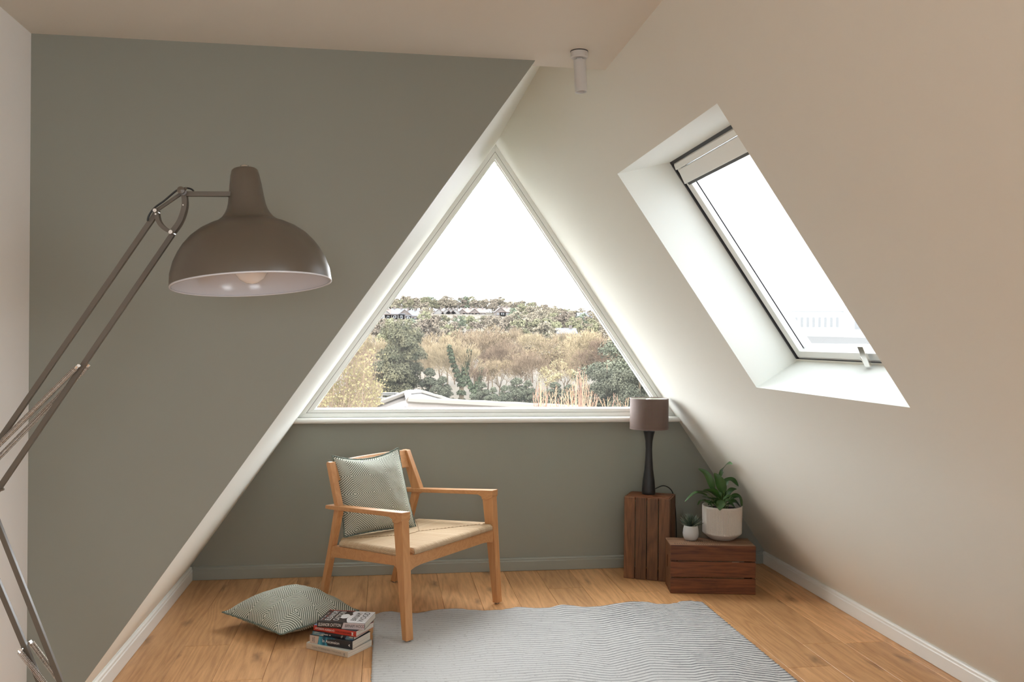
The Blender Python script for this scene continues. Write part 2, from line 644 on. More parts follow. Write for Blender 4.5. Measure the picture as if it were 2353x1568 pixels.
# rear wall with an unseen window added for fill light
GX0, GX1, GZ0, GZ1 = -.65, .70, .90, 2.10
w = MB()
w.box((XW-.1, YREAR-.05, 0), (GX0, YREAR, ZC))
w.prism([(GX1, YREAR, 0), (RX(0)+.05, YREAR, 0), (RX(ZC)+.05, YREAR, ZC), (GX1, YREAR, ZC)], (0, -.05, 0))
w.box((GX0, YREAR-.05, 0), (GX1, YREAR, GZ0))
w.box((GX0, YREAR-.05, GZ1), (GX1, YREAR, ZC))
tag(fix_normals(w.build('wall_rear', M['white'])), kind='structure')
w4 = empty('window_4', ((GX0+GX1)/2, YREAR, GZ0), kind='structure')
cxm, hh4 = (GX1-GX0)/2, GZ1-GZ0
for i, (x0_, x1_, z0_, z1_) in enumerate(((-cxm, -cxm+.05, 0, hh4), (cxm-.05, cxm, 0, hh4), (-.03, .03, .05, hh4-.05), (-cxm+.05, cxm-.05, 0, .05), (-cxm+.05, cxm-.05, hh4-.05, hh4))):
    w = MB()
    w.box((x0_, -.05, z0_), (x1_, 0, z1_))
    w.build('frame_bar', M['upvc'], w4)
for x0_, x1_ in ((-cxm+.05, -.03), (.03, cxm-.05)):
    w = MB()
    w.add([(x0_, -.025, .05), (x1_, -.025, .05), (x1_, -.025, hh4-.05), (x0_, -.025, hh4-.05)], [(0, 1, 2, 3)])
    w.build('pane', M['clear'], w4)
ZS = .965
w = MB()
w.prism([(LX(0)-.05, YB, 0), (RX(0)+.05, YB, 0), (RX(ZS)+.05, YB, ZS), (LX(ZS)-.05, YB, ZS)], (0, .25, 0))
tag(fix_normals(w.build('wall_back', M['green'])), kind='structure')
# left slope
w = MB()
w.prism([(LX(0), YN+.03, 0), (RIDGE.x, YN+.03, RIDGE.z), (RIDGE.x-.1, YN+.03, RIDGE.z+.1), (LX(0)-.14, YN+.03, 0)], (0, YB+.3-YN-.03, 0))
tag(fix_normals(w.build('wall_slope_left', M['revealw'])), kind='structure')
c = MB()
c.prism([(RIDGE.x-.35, YREAR, RIDGE.z-.02), (RIDGE.x, YREAR, RIDGE.z+.012), (RIDGE.x+.45, YREAR, RIDGE.z-.02), (RIDGE.x+.45, YREAR, RIDGE.z+.35), (RIDGE.x-.35, YREAR, RIDGE.z+.35)], (0, YB+.3-YREAR, 0))
tag(fix_normals(c.build('ridge_light_stop', M['ceil'])), kind='structure')  # unseen cap over the slope joint, added to stop sky light leaking in
# right slope with two roof-window openings (the second is unseen, added to light the near walls)
S0, S1 = 0.0, 1.186
SKY = [(2.714, 3.939), (-.15, 1.075)]
sR = MB()
zlo = (0 - 1.285)/.822
shi = (RIDGE.z-1.285)/.822
ys = [YREAR, SKY[1][0], SKY[1][1], SKY[0][0], SKY[0][1], YB+.3]
ss = [zlo, S0, S1, shi]
for i in range(5):
    for j in range(3):
        if j == 1 and i in (1, 3): continue
        a, b_, s0, s1 = ys[i], ys[i+1], ss[j], ss[j+1]
        sR.add([rp(s0, a), rp(s0, b_), rp(s1, b_), rp(s1, a)], [(0, 1, 2, 3)])
# outer roof skin
D2 = .235
for i in range(5):
    for j in range(3):
        if j == 1 and i in (1, 3): continue
        a, b_, s0, s1 = ys[i], ys[i+1], ss[j], ss[j+1]
        sR.add([rp(s0, a, D2), rp(s0, b_, D2), rp(s1, b_, D2), rp(s1, a, D2)], [(0, 3, 2, 1)])
sR.add([rp(zlo, YB+.3), rp(shi, YB+.3), rp(shi, YB+.3, D2), rp(zlo, YB+.3, D2)], [(0, 1, 2, 3)])
tag(sR.build('wall_slope_right', M['white']), kind='structure')
T1 = 1.088
for n, (ya, yb) in enumerate(SKY):
    win = empty('window_%d' % (n+2), rp(0, (ya+yb)/2), kind='structure')
    win_m = win.location.copy()

    def loc(s, y, d): return rp(s, y, d) - win_m
    r = MB()
    sb = -.012
    r.add([loc(S0, ya, 0), loc(S0, yb, 0), loc(sb, yb, D2+.02), loc(sb, ya, D2+.02)], [(0, 1, 2, 3)])
    r.add([loc(S1, ya, 0), loc(S1, yb, 0), loc(T1, yb, D2+.02), loc(T1, ya, D2+.02)], [(3, 2, 1, 0)])
    r.add([loc(S0, yb, 0), loc(S1, yb, 0), loc(T1, yb, D2+.02), loc(sb, yb, D2+.02)], [(0, 1, 2, 3)])
    r.add([loc(S0, ya, 0), loc(S1, ya, 0), loc(T1, ya, D2+.02), loc(sb, ya, D2+.02)], [(3, 2, 1, 0)])
    r.build('reveal', M['revealw'], win)

    def ring(name, m_, s0, s1, y0, y1, ws, wy, d0, d1, wt=None, parent=win):
        q = MB()
        wt = ws if wt is None else wt
        def bx(sa, sb_, ya_, yb_):
            q.hexa([loc(sa, ya_, d0), loc(sa, yb_, d0), loc(sb_, yb_, d0), loc(sb_, ya_, d0),
                    loc(sa, ya_, d1), loc(sa, yb_, d1), loc(sb_, yb_, d1), loc(sb_, ya_, d1)])
        bx(s0, s0+ws, y0, y1)
        bx(s1-wt, s1, y0, y1)
        bx(s0+ws, s1-wt, y0, y0+wy)
        bx(s0+ws, s1-wt, y1-wy, y1)
        return fix_normals(q.build(name, m_, parent, bevel=.0015))
    ring('gasket', M['gasket'], sb-.01, T1+.01, ya-.01, yb+.01, .018, .022, D2+.002, D2+.02)
    fr = ring('frame', M['upvc'], sb-.01, T1+.01, ya-.01, yb+.01, .05, .05, D2+.012, D2+.09)
    ring('sash', M['upvc'], .006, T1-.006, ya+.02, yb-.022, .034, .052, D2+.006, D2+.07)
    ring('seal', M['gasket'], .036, T1-.02, ya+.068, yb-.070, .004, .004, D2+.028, D2+.036)
    q = MB()
    q.add([loc(.02, ya+.05, D2+.04), loc(.02, yb-.05, D2+.04), loc(T1-.02, yb-.05, D2+.04), loc(T1-.02, ya+.05, D2+.04)], [(0, 3, 2, 1)])
    q.build('pane', M['milky'] if n == 0 else M['clear'], win)
    q = MB()
    q.hexa([loc(.975, ya+.015, D2-.012), loc(.975, yb-.045, D2-.012), loc(1.045, yb-.045, D2-.002), loc(1.045, ya+.015, D2-.002),
            loc(.975, ya+.015, D2+.04), loc(.975, yb-.045, D2+.04), loc(1.045, yb-.045, D2+.04), loc(1.045, ya+.015, D2+.04)])
    q.hexa([loc(1.050, ya+.015, D2-.006), loc(1.050, yb-.030, D2-.006), loc(T1-.01, yb-.030, D2+.0), loc(T1-.01, ya+.015, D2+.0),
            loc(1.050, ya+.015, D2+.03), loc(1.050, yb-.030, D2+.03), loc(T1-.01, yb-.030, D2+.03), loc(T1-.01, ya+.015, D2+.03)])
    fl = fix_normals(q.build('vent_flap', M['upvc'], win, bevel=.004))
    q = MB()
    q.hexa([loc(.962, ya+.03, D2+.0), loc(.962, yb-.06, D2+.0), loc(.976, yb-.05, D2+.0), loc(.976, ya+.03, D2+.0),
            loc(.966, ya+.03, D2+.03), loc(.966, yb-.06, D2+.03), loc(.976, yb-.05, D2+.03), loc(.976, ya+.03, D2+.03)])
    fix_normals(q.build('brush_seal', M['galv'], fl))
    ym = ya + .555
    q = MB()
    q.hexa([loc(.0, ym-.02, D2-.03), loc(.0, ym+.02, D2-.03), loc(.085, ym+.02, D2-.012), loc(.085, ym-.02, D2-.012),
            loc(.0, ym-.02, D2-.02), loc(.0, ym+.02, D2-.02), loc(.085, ym+.02, D2+.0), loc(.085, ym-.02, D2+.0)])
    q.tube([loc(.01, ym+.018, D2-.024), loc(.03, ym+.05, D2-.01), loc(.005, ym+.06, D2+.01)], .004, 6)
    fix_normals(q.build('handle', M['chrome'], win, bevel=.001))
    if n == 0: SKYW = win

# skirting boards
PROF = [(0, 0), (0, .060), (.004, .064), (.004, .074), (.010, .080), (.020, .081), (.020, 0)]


def skirt(name, a, b, inward, m_):
    """a, b: ends of the front face at floor level; inward = vector from face to wall"""
    q = MB()
    n = len(PROF)
    iv = Vector(inward)
    vs = [Vector(a)+iv*d+Vector((0, 0, h)) for d, h in PROF] + [Vector(b)+iv*d+Vector((0, 0, h)) for d, h in PROF]
    fs = [tuple(range(n)), tuple(range(2*n-1, n-1, -1))] + [(i, i+n, (i+1) % n+n, (i+1) % n) for i in range(n)]
    q.add(vs, fs)
    return tag(fix_normals(q.build(name, m_, bevel=.001)), kind='structure')


skirt('baseboard_left', (-1.156, YN, .0015), (-1.156, YB-.001, .0015), (-1, 0, 0), M['skirtw'])
skirt('baseboard_right', (2.538, YREAR, .0015), (2.538, YB-.001, .0015), (1, 0, 0), M['skirtw'])
skirt('baseboard_back', (-1.156, YB-.02, .0015), (2.538, YB-.02, .0015), (0, 1, 0), M['skirtg'])

# triangular window
win1 = empty('window_1', (.70, YB, ZS), kind='structure')
wo = Vector(win1.location)


def tri_ring(name, m_, out, inn, y0, y1, par=win1):
    q = MB()
    for i in range(3):
        j = (i+1) % 3
        vs = [Vector((out[i][0], y0, out[i][1])), Vector((out[j][0], y0, out[j][1])), Vector((inn[j][0], y0, inn[j][1])), Vector((inn[i][0], y0, inn[i][1])),
              Vector((out[i][0], y1, out[i][1])), Vector((out[j][0], y1, out[j][1])), Vector((inn[j][0], y1, inn[j][1])), Vector((inn[i][0], y1, inn[i][1]))]
        q.hexa([v-wo for v in vs])
    return fix_normals(q.build(name, m_, par, bevel=.0015))


def inset(z_bot, d):
    """triangle inside the roof lines by perpendicular distance d, floor line at z_bot"""
    sL = (RIDGE.x+1.176)/(RIDGE.z-HS)
    sR_ = (2.558-RIDGE.x)/(RIDGE.z-HS)
    dl, dr = d*math.sqrt(1+sL*sL), d*math.sqrt(1+sR_*sR_)
    # x >= LX(z)+dl ; x <= RX(z)-dr
    xl, xr = LX(z_bot)+dl, RX(z_bot)-dr
    za = z_bot + (xr-xl)/(sL+sR_)
    return [(xl, z_bot), (xr, z_bot), (xl+sL*(za-z_bot), za)]


T0 = inset(1.000, -.004)
T1_ = inset(1.026, .026)
T2 = inset(1.050, .052)
tri_ring('frame', M['upvc'], T0, T1_, YB, YB+.09)
tri_ring('shadow_gap', M['gasket'], inset(1.0255, .0255), inset(1.0275, .0275), YB+.006, YB+.02)
tri_ring('sash', M['upvc'], inset(1.0275, .0275), T2, YB+.004, YB+.08)
tri_ring('bead', M['upvc'], T2, inset(1.055, .058), YB+.028, YB+.075)
q = MB()
q.add([Vector((x, YB+.05, z))-wo for x, z in inset(1.05, .05)], [(0, 1, 2)])
q.build('pane', M['glass'], win1)
# sill with rounded nose
q = MB()
prof = [(YB+.12, .999)]
for i in range(9):
    a = PI/2 - PI*i/8
    prof.append((YB-.045-math.cos(a)*.0175, .9815+math.sin(a)*.0175))
prof += [(YB+.12, .964)]
n = len(prof)
vs = []
for side in (0, 1):
    for (yy, zz) in prof:
        x = (LX(zz)-.01) if side == 0 else (RX(zz)+.01)
        vs.append(Vector((x, yy, zz))-wo)
q.add(vs, [tuple(range(n)), tuple(range(2*n-1, n-1, -1))] + [(i, i+n, (i+1) % n+n, (i+1) % n) for i in range(n)])
fix_normals(q.build('window_sill', M['gloss'], win1, smooth=False, bevel=.001))

portal('portal_rear', (.025, YREAR-.12, 1.5), (0, 1, 0), 1.5, 1.35)
portal('portal_gable', (.70, YB+.16, 1.88), (0, -1, 0), 2.6, 2.0)
for ya, yb in SKY:
    portal('portal_roof', rp(.54, (ya+yb)/2, D2+.14), -RN, 1.3, 1.3)

# ================================================================== FURNITURE
# ------------------------------------------------------------------ rug
def tri(x):
    x = x % 1.0
    return 2*abs(x-.5)


rx0, rx1, ry0, ry1 = -.045, 1.808, 2.2, 4.855
q = MB()
nx, ny = 150, 420
rnd = random.Random(5)
idx = []
for j in range(ny+1):
    for i in range(nx+1):
        u, v = i/nx, j/ny
        x = rx0 + (rx1-rx0)*u
        y = ry0 + (ry1-ry0)*v
        # ragged, gently waved edges
        edge = (v-.93)/.07
        wav = .5+.5*math.sin(x*19+1.2*math.sin(x*7)+.6)
        if edge > 0:
            y += .022*edge*edge*(wav-.5)*2*(.35+.65*noise.noise((x*3, 2, 0))+.4) + .004*noise.noise((x*60, 0, 3))*edge
        if u < .01: x += .006*noise.noise((0, y*50, 1))+.002*(j % 2)
        if u > .99: x += .006*noise.noise((5, y*50, 1))+.003*(j % 2)
        zig = .105*tri(x*1.25+.15*y+.1) + .060*tri(x*2.6-.5*y+.3)*(.5+.5*tri(y*.9+.3*x)) + .05*noise.noise((x*2.2, y*1.3, 7)) + .02*noise.noise((x*7, y*5, 2))
        line = (y+zig*(.25+.9*min(1, max(0, u))))/.030
        z = .0075 + .0035*tri(line+.0)
        if edge > 0: z += .016*edge*max(0, wav-.35)*(.6+.6*noise.noise((x*3, 5, 1)))
        z += .003*noise.noise((x*3, y*3, 0))
        wk = max(0, min(1, (x-.25)/1.25))
        k = .16 + .95*wk**1.1  # mask for the painted light: weaker lines at the left
        k *= .75+.5*noise.noise((x*1.3, y*1.8, 9))+.2
        q.v.append((x, y, max(.005, z)))
        idx.append((k, line))
for j in range(ny):
    for i in range(nx):
        a = j*(nx+1)+i
        f = (a, a+1, a+nx+2, a+nx+1)
        q.f.append(f)
        q.m.append(0)
        q.uv.append([idx[k] for k in f])
# border skirt down to the floor
rim = [i for i in range(nx+1)] + [j*(nx+1)+nx for j in range(1, ny+1)] + [ny*(nx+1)+i for i in range(nx-1, -1, -1)] + [j*(nx+1) for j in range(ny-1, 0, -1)]
base = len(q.v)
for r_ in rim:
    x, y, z = q.v[r_]
    q.v.append((x, y, .0012))
for k in range(len(rim)):
    k2 = (k+1) % len(rim)
    q.f.append((rim[k2], rim[k], base+k, base+k2))
    q.m.append(0)
    q.uv.append([idx[rim[k2]], idx[rim[k]], idx[rim[k]], idx[rim[k2]]])
rug = q.build('rug', M['rug'], smooth=True)
fix_normals(rug)
tag(rug, 'pale woven wool rug with thin grey zigzag lines and a wavy far edge', 'rug')

# ------------------------------------------------------------------ armchair
cA, cB, cC, cD = Vector((.125, 4.383, 0)), Vector((.647, 4.993, 0)), Vector((-.336, 5.0, 0)), Vector((.069, 5.504, 0))
dN, dF = (cC-cA).normalized(), (cD-cB).normalized()
oN, oF = Vector((-dN.y, dN.x, 0)), Vector((dF.y, -dF.x, 0))
CH = (cA+cB+cC+cD)/4
chair = empty('armchair', CH, label='light oak armchair with a woven paper cord seat and slim open arms', cat='chair')


def cs(side, b, z, off=0):
    p = (cA+dN*b+oN*off) if side == 0 else (cB+dF*b+oF*off)
    return Vector((p.x, p.y, z)) - CH


def ct(t, b, z):
    p = (cA+dN*b)*(1-t) + (cB+dF*b)*t
    return Vector((p.x, p.y, z)) - CH


def member(name, side, poly, o0, o1, m_='oakx', bev=.003, par=chair):
    """polygon in (b, z) of the side plane, extruded between offsets"""
    q = MB()
    n = len(poly)
    vs = [cs(side, b, z, o0) for b, z in poly] + [cs(side, b, z, o1) for b, z in poly]
    fs = [tuple(range(n)), tuple(range(2*n-1, n-1, -1))] + [(i, i+n, (i+1) % n+n, (i+1) % n) for i in range(n)]
    q.add(vs, fs)
    return fix_normals(q.build(name, M[m_], par, bevel=bev))


hw = .0225
for s_ in (0, 1):
    zf = .018 if s_ == 0 else .007
    lg = member('leg', s_, [(-.017, zf), (.017, zf), (.070, .40), (.096, .60), (.104, .612), (.026, .618)], -hw, hw)
    q = MB()
    fc = cs(s_, 0, 0)
    q.lathe([(0, zf-.007 if s_ else .0105), (.011, zf-.007 if s_ else .0105), (.011, zf+.002), (0, zf+.002)], 12, fc)
    q.build('foot_glide', M['metal'], lg)
    lg = member('leg', s_, [(.785, .007), (.752, .007), (.585, .560), (.578, .578), (.622, .578), (.668, .40)], -hw*.8, hw*.8)
    q = MB()
    q.lathe([(0, 0.0005), (.011, 0.0005), (.011, .009), (0, .009)], 12, cs(s_, .768, 0))
    q.build('foot_glide', M['metal'], lg)
    member('armrest', s_, [(.022, .612), (.022, .643), (.30, .620), (.690, .590), (.695, .570), (.60, .574), (.30, .597), (.125, .609), (.100, .600), (.094, .585), (.060, .585), (.026, .60)], -hw*1.25, hw*1.25, 'oakh')
    wx = .034*s_
    member('back_post', s_, [(.588-wx, .575-.035*(1-s_)), (.622, .540), (.622, .592), (.704, .812), (.698, .824), (.672-wx*.3, .822), (.585-wx, .592)], -hw*.85, hw*.75)
    member('side_rail', s_, [(.055, .428), (.655, .372), (.66, .300), (.640, .312), (.10, .368), (.072, .355), (.05, .355)], -.012, .014, 'oakh')
# front rail with curved ends, rear rail, back boards
q = MB()
N = 16
top, bot = [], []
for i in range(N+1):
    t = .03+.94*i/N
    e = min(i, N-i)/2.0
    zb = .362 - .018*max(0, 1-e)**2
    bb = .030
    q.v += [tuple(ct(t, bb-.013, .427)), tuple(ct(t, bb-.013, zb)), tuple(ct(t, bb+.013, zb)), tuple(ct(t, bb+.013, .427))]
for i in range(N):
    a = i*4
    for k in range(4):
        q.f.append((a+k, a+(k+1) % 4, a+4+(k+1) % 4, a+4+k))
        q.m.append(0); q.uv.append([(0, 0)]*4)
q.add([q.v[0], q.v[1], q.v[2], q.v[3]], [(0, 3, 2, 1)])
q.add([q.v[N*4+k] for k in range(4)], [(0, 1, 2, 3)])
fix_normals(q.build('front_rail', M['oakh'], chair, bevel=.002))
q = MB()
q.hexa([ct(.03, .625, .305), ct(.97, .625, .305), ct(.97, .645, .305), ct(.03, .645, .305),
        ct(.03, .625, .370), ct(.97, .625, .370), ct(.97, .645, .370), ct(.03, .645, .370)])
fix_normals(q.build('rear_rail', M['oakh'], chair, bevel=.002))


def board(z0, z1):
    q = MB()
    n = 14
    for i in range(n+1):
        t = .03+.94*i/n
        bow = .035*(1-(2*i/n-1)**2)
        for z in (z0, z1):
            bf = .585 + (z-.592)*.375 + bow + .004
            q.v += [tuple(ct(t, bf, z)), tuple(ct(t, bf+.016, z))]
    for i in range(n):
        a = i*4
        for f in ((0, 2, 6, 4), (1, 5, 7, 3), (0, 4, 5, 1), (2, 3, 7, 6)):
            q.f.append(tuple(a+k for k in f)); q.m.append(0); q.uv.append([(0, 0)]*4)
    q.f.append((0, 1, 3, 2)); q.m.append(0); q.uv.append([(0, 0)]*4)
    e = n*4
    q.f.append((e, e+2, e+3, e+1)); q.m.append(0); q.uv.append([(0, 0)]*4)
    fix_normals(q.build('back_board', M['oakh'], chair, bevel=.002))


board(.722, .822)
# woven seat
q = MB()
na, nb = 48, 44
ZT = lambda b: .458 - .075*b


def notch(t, b):
    if b < .078 and (t < .075 or t > .925): return True
    if b > .575 and (t < .055 or t > .945): return True
    return False


tv = [(-.022 + 1.044*i/na) for i in range(na+1)]
bv = [(.004 + (.635-.004)*j/nb) for j in range(nb+1)]


def inside(i, j):
    if i < 0 or j < 0 or i >= na or j >= nb: return False
    return not notch((tv[i]+tv[i+1])/2, (bv[j]+bv[j+1])/2)


def topz(t, b):
    e = min((b-.004), (.635-b), (t+.022)*.75, (1.022-t)*.75)
    e = max(0, e)
    return ZT(b) - .012*max(0, 1-e/.022)**2 - .006*min(1, e/.3) + .0*t


def suv(t, b):
    df, db, dl, dr = b*1.0, (.64-b), t*.78, (1-t)*.72
    mn = min(df, db, dl, dr)
    if mn in (df, db): return ((t*.74)+(0 if mn == df else 5.3), mn)
    return (b+(11.1 if mn == dl else 17.7), mn)


for j in range(nb):
    for i in range(na):
        if not inside(i, j): continue
        cc = [(tv[i], bv[j]), (tv[i+1], bv[j]), (tv[i+1], bv[j+1]), (tv[i], bv[j+1])]
        tm, bm_ = (tv[i]+tv[i+1])/2, (bv[j]+bv[j+1])/2
        u0, _ = suv(tm, bm_)
        df, db, dl, dr = bm_, .64-bm_, tm*.78, (1-tm)*.72
        fb = min(df, db) < min(dl, dr)
        uvs = [((t*.74 if fb else b), 0) for t, b in cc]
        q.add([ct(t, b, topz(t, b)) for t, b in cc], [(0, 1, 2, 3)], 0, [uvs])
        q.add([ct(t, b, ZT(b)-.032) for t, b in cc], [(0, 3, 2, 1)], 0, [uvs])
        for (di, dj, e0, e1) in ((0, -1, 0, 1), (1, 0, 1, 2), (0, 1, 2, 3), (-1, 0, 3, 0)):
            if not inside(i+di, j+dj):
                (t0, b0), (t1, b1) = cc[e0], cc[e1]
                al = (lambda t, b: t*.74) if dj else (lambda t, b: b)
                va, vb = ct(t0, b0, topz(t0, b0)), ct(t1, b1, topz(t1, b1))
                out = (vb-va).cross(Vector((0, 0, 1))).normalized()*.0015
                za, zb_ = ZT(b0)-.032, ZT(b1)-.032
                ma, mb_ = ct(t0, b0, (va.z+za)/2)+out, ct(t1, b1, (vb.z+zb_)/2)+out
                ba, bb_ = ct(t0, b0, za), ct(t1, b1, zb_)
                uu = [(al(t0, b0), 0), (al(t1, b1), 0), (al(t1, b1), 0), (al(t0, b0), 0)]
                q.add([va, vb, mb_, ma], [(0, 3, 2, 1)], 0, [uu])
                q.add([ma, mb_, bb_, ba], [(0, 3, 2, 1)], 0, [uu])
seat = q.build('seat', M['weave'], chair, smooth=True)
bm = bmesh.new()
bm.from_mesh(seat.data)
bmesh.ops.remove_doubles(bm, verts=bm.verts, dist=.0004)
bmesh.ops.recalc_face_normals(bm, faces=bm.faces)
bm.to_mesh(seat.data)
bm.free()
tag(seat, 'natural paper cord woven seat')
# twisted cord seams of the weave along the four diagonals
q = MB()
def cordline(t0, b0, t1, b1):
    pts = []
    n = 60
    for i in range(n+1):
        f = i/n
        t, b = t0+(t1-t0)*f, b0+(b1-b0)*f
        p = ct(t, b, topz(t, b)+.0008)
        p.z += .0012*math.sin(i*1.7)
        pts.append(p)
    q.tube(pts, [.0018+.0006*math.sin(i*2.1) for i in range(n+1)], 5)
cordline(.08, .08, .42, .32)
cordline(.92, .08, .56, .32)
cordline(.42, .32, .56, .32)
cordline(.42, .32, .06, .575)
cordline(.56, .32, .94, .575)
q.build('seat_seam', M['weave'], chair, smooth=True)


# ------------------------------------------------------------------ cushions
def cushion(name, corners, nrm, tf, tb, seed, label, sag=None, uvrot=0, pull=.055, bulge=None):
    """corners BL, BR, TR, TL; nrm towards the front; tf / tb front and back half thickness"""
    BL, BR, TR, TL = [Vector(c) for c in corners]
    ctr = (BL+BR+TR+TL)/4
    root = empty(name, (ctr.x, ctr.y, min(c.z for c in (BL, BR, TR, TL))), label=label, cat='cushion')
    o = Vector(root.location)
    nrm = Vector(nrm).normalized()
    n = 56
    body = MB()
    def base(u, v):
        # pull the middle of each side inwards
        uu = u*(1-pull*(1-v*v))
        vv = v*(1-pull*(1-u*u))
        a, b = (uu+1)/2, (vv+1)/2
        return (BL*(1-a)+BR*a)*(1-b) + (TL*(1-a)+TR*a)*b
    def prof(u, v):
        return (max(0, 1-abs(u)**2.3)**.62)*(max(0, 1-abs(v)**2.3)**.62)
    for side, th in ((1, tf), (-1, tb)):
        o0 = len(body.v)
        for j in range(n+1):
            for i in range(n+1):
                u, v = 2*i/n-1, 2*j/n-1
                h = prof(u, v)
                wr = noise.noise((u*2.6+seed, v*2.6, side))*.008*min(1, h*2) + noise.noise((u*6+seed, v*6, side*3))*.003*min(1, 3*h)
                p = base(u, v) + nrm*side*(h*th+wr)
                if bulge: p += bulge(u, v, side, h)
                body.v.append(tuple(p-o))
        for j in range(n):
            for i in range(n):
                a = o0+j*(n+1)+i
                f = (a, a+1, a+n+2, a+n+1) if side == 1 else (a, a+n+1, a+n+2, a+1)
                body.f.append(f)
                body.m.append(0)
                def uvc(k):
                    k -= o0
                    x, y = (k % (n+1))/n, (k//(n+1))/n
                    if uvrot: x, y = y, 1-x
                    return (x, y)
                body.uv.append([uvc(k) for k in f])
    ob = body.build('cover', M['diamond'], root, smooth=True)
    # piping along the seam
    seam = []
    m_ = 34
    for k in range(4*m_):
        sd, f = divmod(k, m_)
        s = 2*f/m_-1
        u, v = [(s, -1), (1, s), (-s, 1), (-1, -s)][sd]
        p = base(u, v)
        if bulge: p += bulge(u, v, 0, 0)
        out = (p-ctr).normalized()*.003
        p = p+out+nrm*.0015*math.sin(k*1.9)
        seam.append(p-o)
    seam.append(seam[0])
    q = MB()
    q.tube(seam, [.0042+.0008*math.sin(i*2.3) for i in range(len(seam))], 6)
    q.build('piping', M['piping'], root, smooth=True)
    return root


BLc, BRc = Vector((-.206, 4.912, .416)), Vector((.186, 5.113, .420))
TLc, TRc = Vector((-.277, 4.955, .853)), Vector((.084, 5.200, .862))
nf = (BRc-BLc).cross(TLc-BLc).normalized()


def chair_bulge(u, v, side, h):
    d = Vector((0, 0, 0))
    # slumped lower edge, dipping top edge
    d.z -= .030*max(0, v)**3*(1-u*u)
    d.z += .004*(1-v)*0
    return d


cushion('cushion', (BLc, BRc, TRc, TLc), nf,   .105, .040, 1.3, 'sage and white diamond-weave cushion standing upright on the armchair', bulge=chair_bulge)
Lc, Fc, Rc = Vector((-.814, 4.737, .080)), Vector((-.485, 4.405, .062)), Vector((-.125, 4.744, .062))
Bc = Vector((-.448, 5.060, .085))


def floor_bulge(u, v, side, h):
    d = Vector((0, 0, 0))
    # seam sags between the corners, belly presses on the floor
    e = 1-max(abs(u), abs(v))
    return d


fc = cushion('cushion', (Lc, Fc, Rc, Bc), (0, 0, 1), .115, .070, 4.7, 'sage and white diamond-weave cushion lying flat on the floor by the books', pull=.05)
for o in fc.children:
    me = o.data
    lim = .0015 - fc.location.z
    for v in me.vertices:
        if v.co.z < lim: v.co.z = lim

# ------------------------------------------------------------------ books
def text(body, size, mt, parent, loc, right, up, ext=.00015, name='lettering', align='LEFT', sx=1.0, shear=0.0, spacing=1.0):
    cu = bpy.data.curves.new(name, 'FONT')
    cu.body = body
    cu.size = size
    cu.align_x = align
    cu.align_y = 'CENTER'
    cu.extrude = ext
    cu.shear = shear
    cu.space_character = spacing
    to = bpy.data.objects.new(name, cu)
    COL.objects.link(to)
    bpy.context.view_layer.update()
    dg = bpy.context.evaluated_depsgraph_get()
    me = bpy.data.meshes.new_from_object(to.evaluated_get(dg))
    bpy.data.objects.remove(to)
    right, up = Vector(right).normalized(), Vector(up).normalized()
    n_ = right.cross(up)
    mx = Matrix(((right.x*sx, up.x, n_.x, loc[0]), (right.y*sx, up.y, n_.y, loc[1]), (right.z*sx, up.z, n_.z, loc[2]), (0, 0, 0, 1)))
    me.transform(mx)
    me.materials.clear()
    me.materials.append(mt)
    o = bpy.data.objects.new(name, me)
    COL.objects.link(o)
    o.parent = parent
    return o


def ink(n_, c): return mat(n_, c, .5)


I_w, I_k = ink('ink_white', (.72, .72, .70)), ink('ink_black', (.015, .015, .015))
I_g, I_r = ink('ink_grey', (.22, .21, .19)), ink('ink_red', (.45, .05, .03))
M['pages'] = mat('pages_cream', (.62, .58, .50), .85)
tp = NT(M['pages'])
tp.l(tp.ramp(tp.noise(tp.mapping(tp.n('ShaderNodeTexCoord').outputs['Object'], (2, 2, 900)), 1, 2), [(.35, (.50, .46, .39)), (.6, (.68, .64, .56))]), tp.b.inputs['Base Color'])


def book(org, ang, w_, d_, z0, th, cover, label, pages=M['pages']):
    """spine runs along local +x from the origin (bottom left spine corner), book reaches back along +y"""
    t = empty('book', (org[0], org[1], z0), math.radians(ang), label=label, cat='book', group='paperbacks stacked on the floor')
    q = MB()
    c_ = .0012
    q.box((0, 0, 0), (w_, d_, c_))
    q.box((0, 0, th-c_), (w_, d_, th))
    n = 6
    P = [(.0, 0), (-.0018, th*.12), (-.0026, th*.5), (-.0018, th*.88), (0, th)]
    vs = [(0, y, z) for y, z in P] + [(w_, y, z) for y, z in P] + [(0, .0025, 0), (0, .0025, th), (w_, .0025, 0), (w_, .0025, th)]
    k = len(P)
    fs = [(i, i+k, i+k+1, i+1) for i in range(k-1)] + [(10, 12, 13, 11), tuple([0, 1, 2, 3, 4, 11, 10]), tuple([5+0, 10+2, 13, 9, 8, 7, 6])]
    q.add(vs, fs)
    cv = q.build('cover', cover, t)
    fix_normals(cv)
    q = MB()
    q.box((.0015, .0026, c_), (w_-.0015, d_-.0015, th-c_))
    q.build('page_block', pages, t)
    return t, cv


def panel(parent, name, mt, poly, nrm, e=.0003):
    """flat printed shape lying on a cover: polygon of 3D points raised along nrm"""
    q = MB()
    q.prism([Vector(p) for p in poly], Vector(nrm)*e)
    return fix_normals(q.build(name, mt, parent))


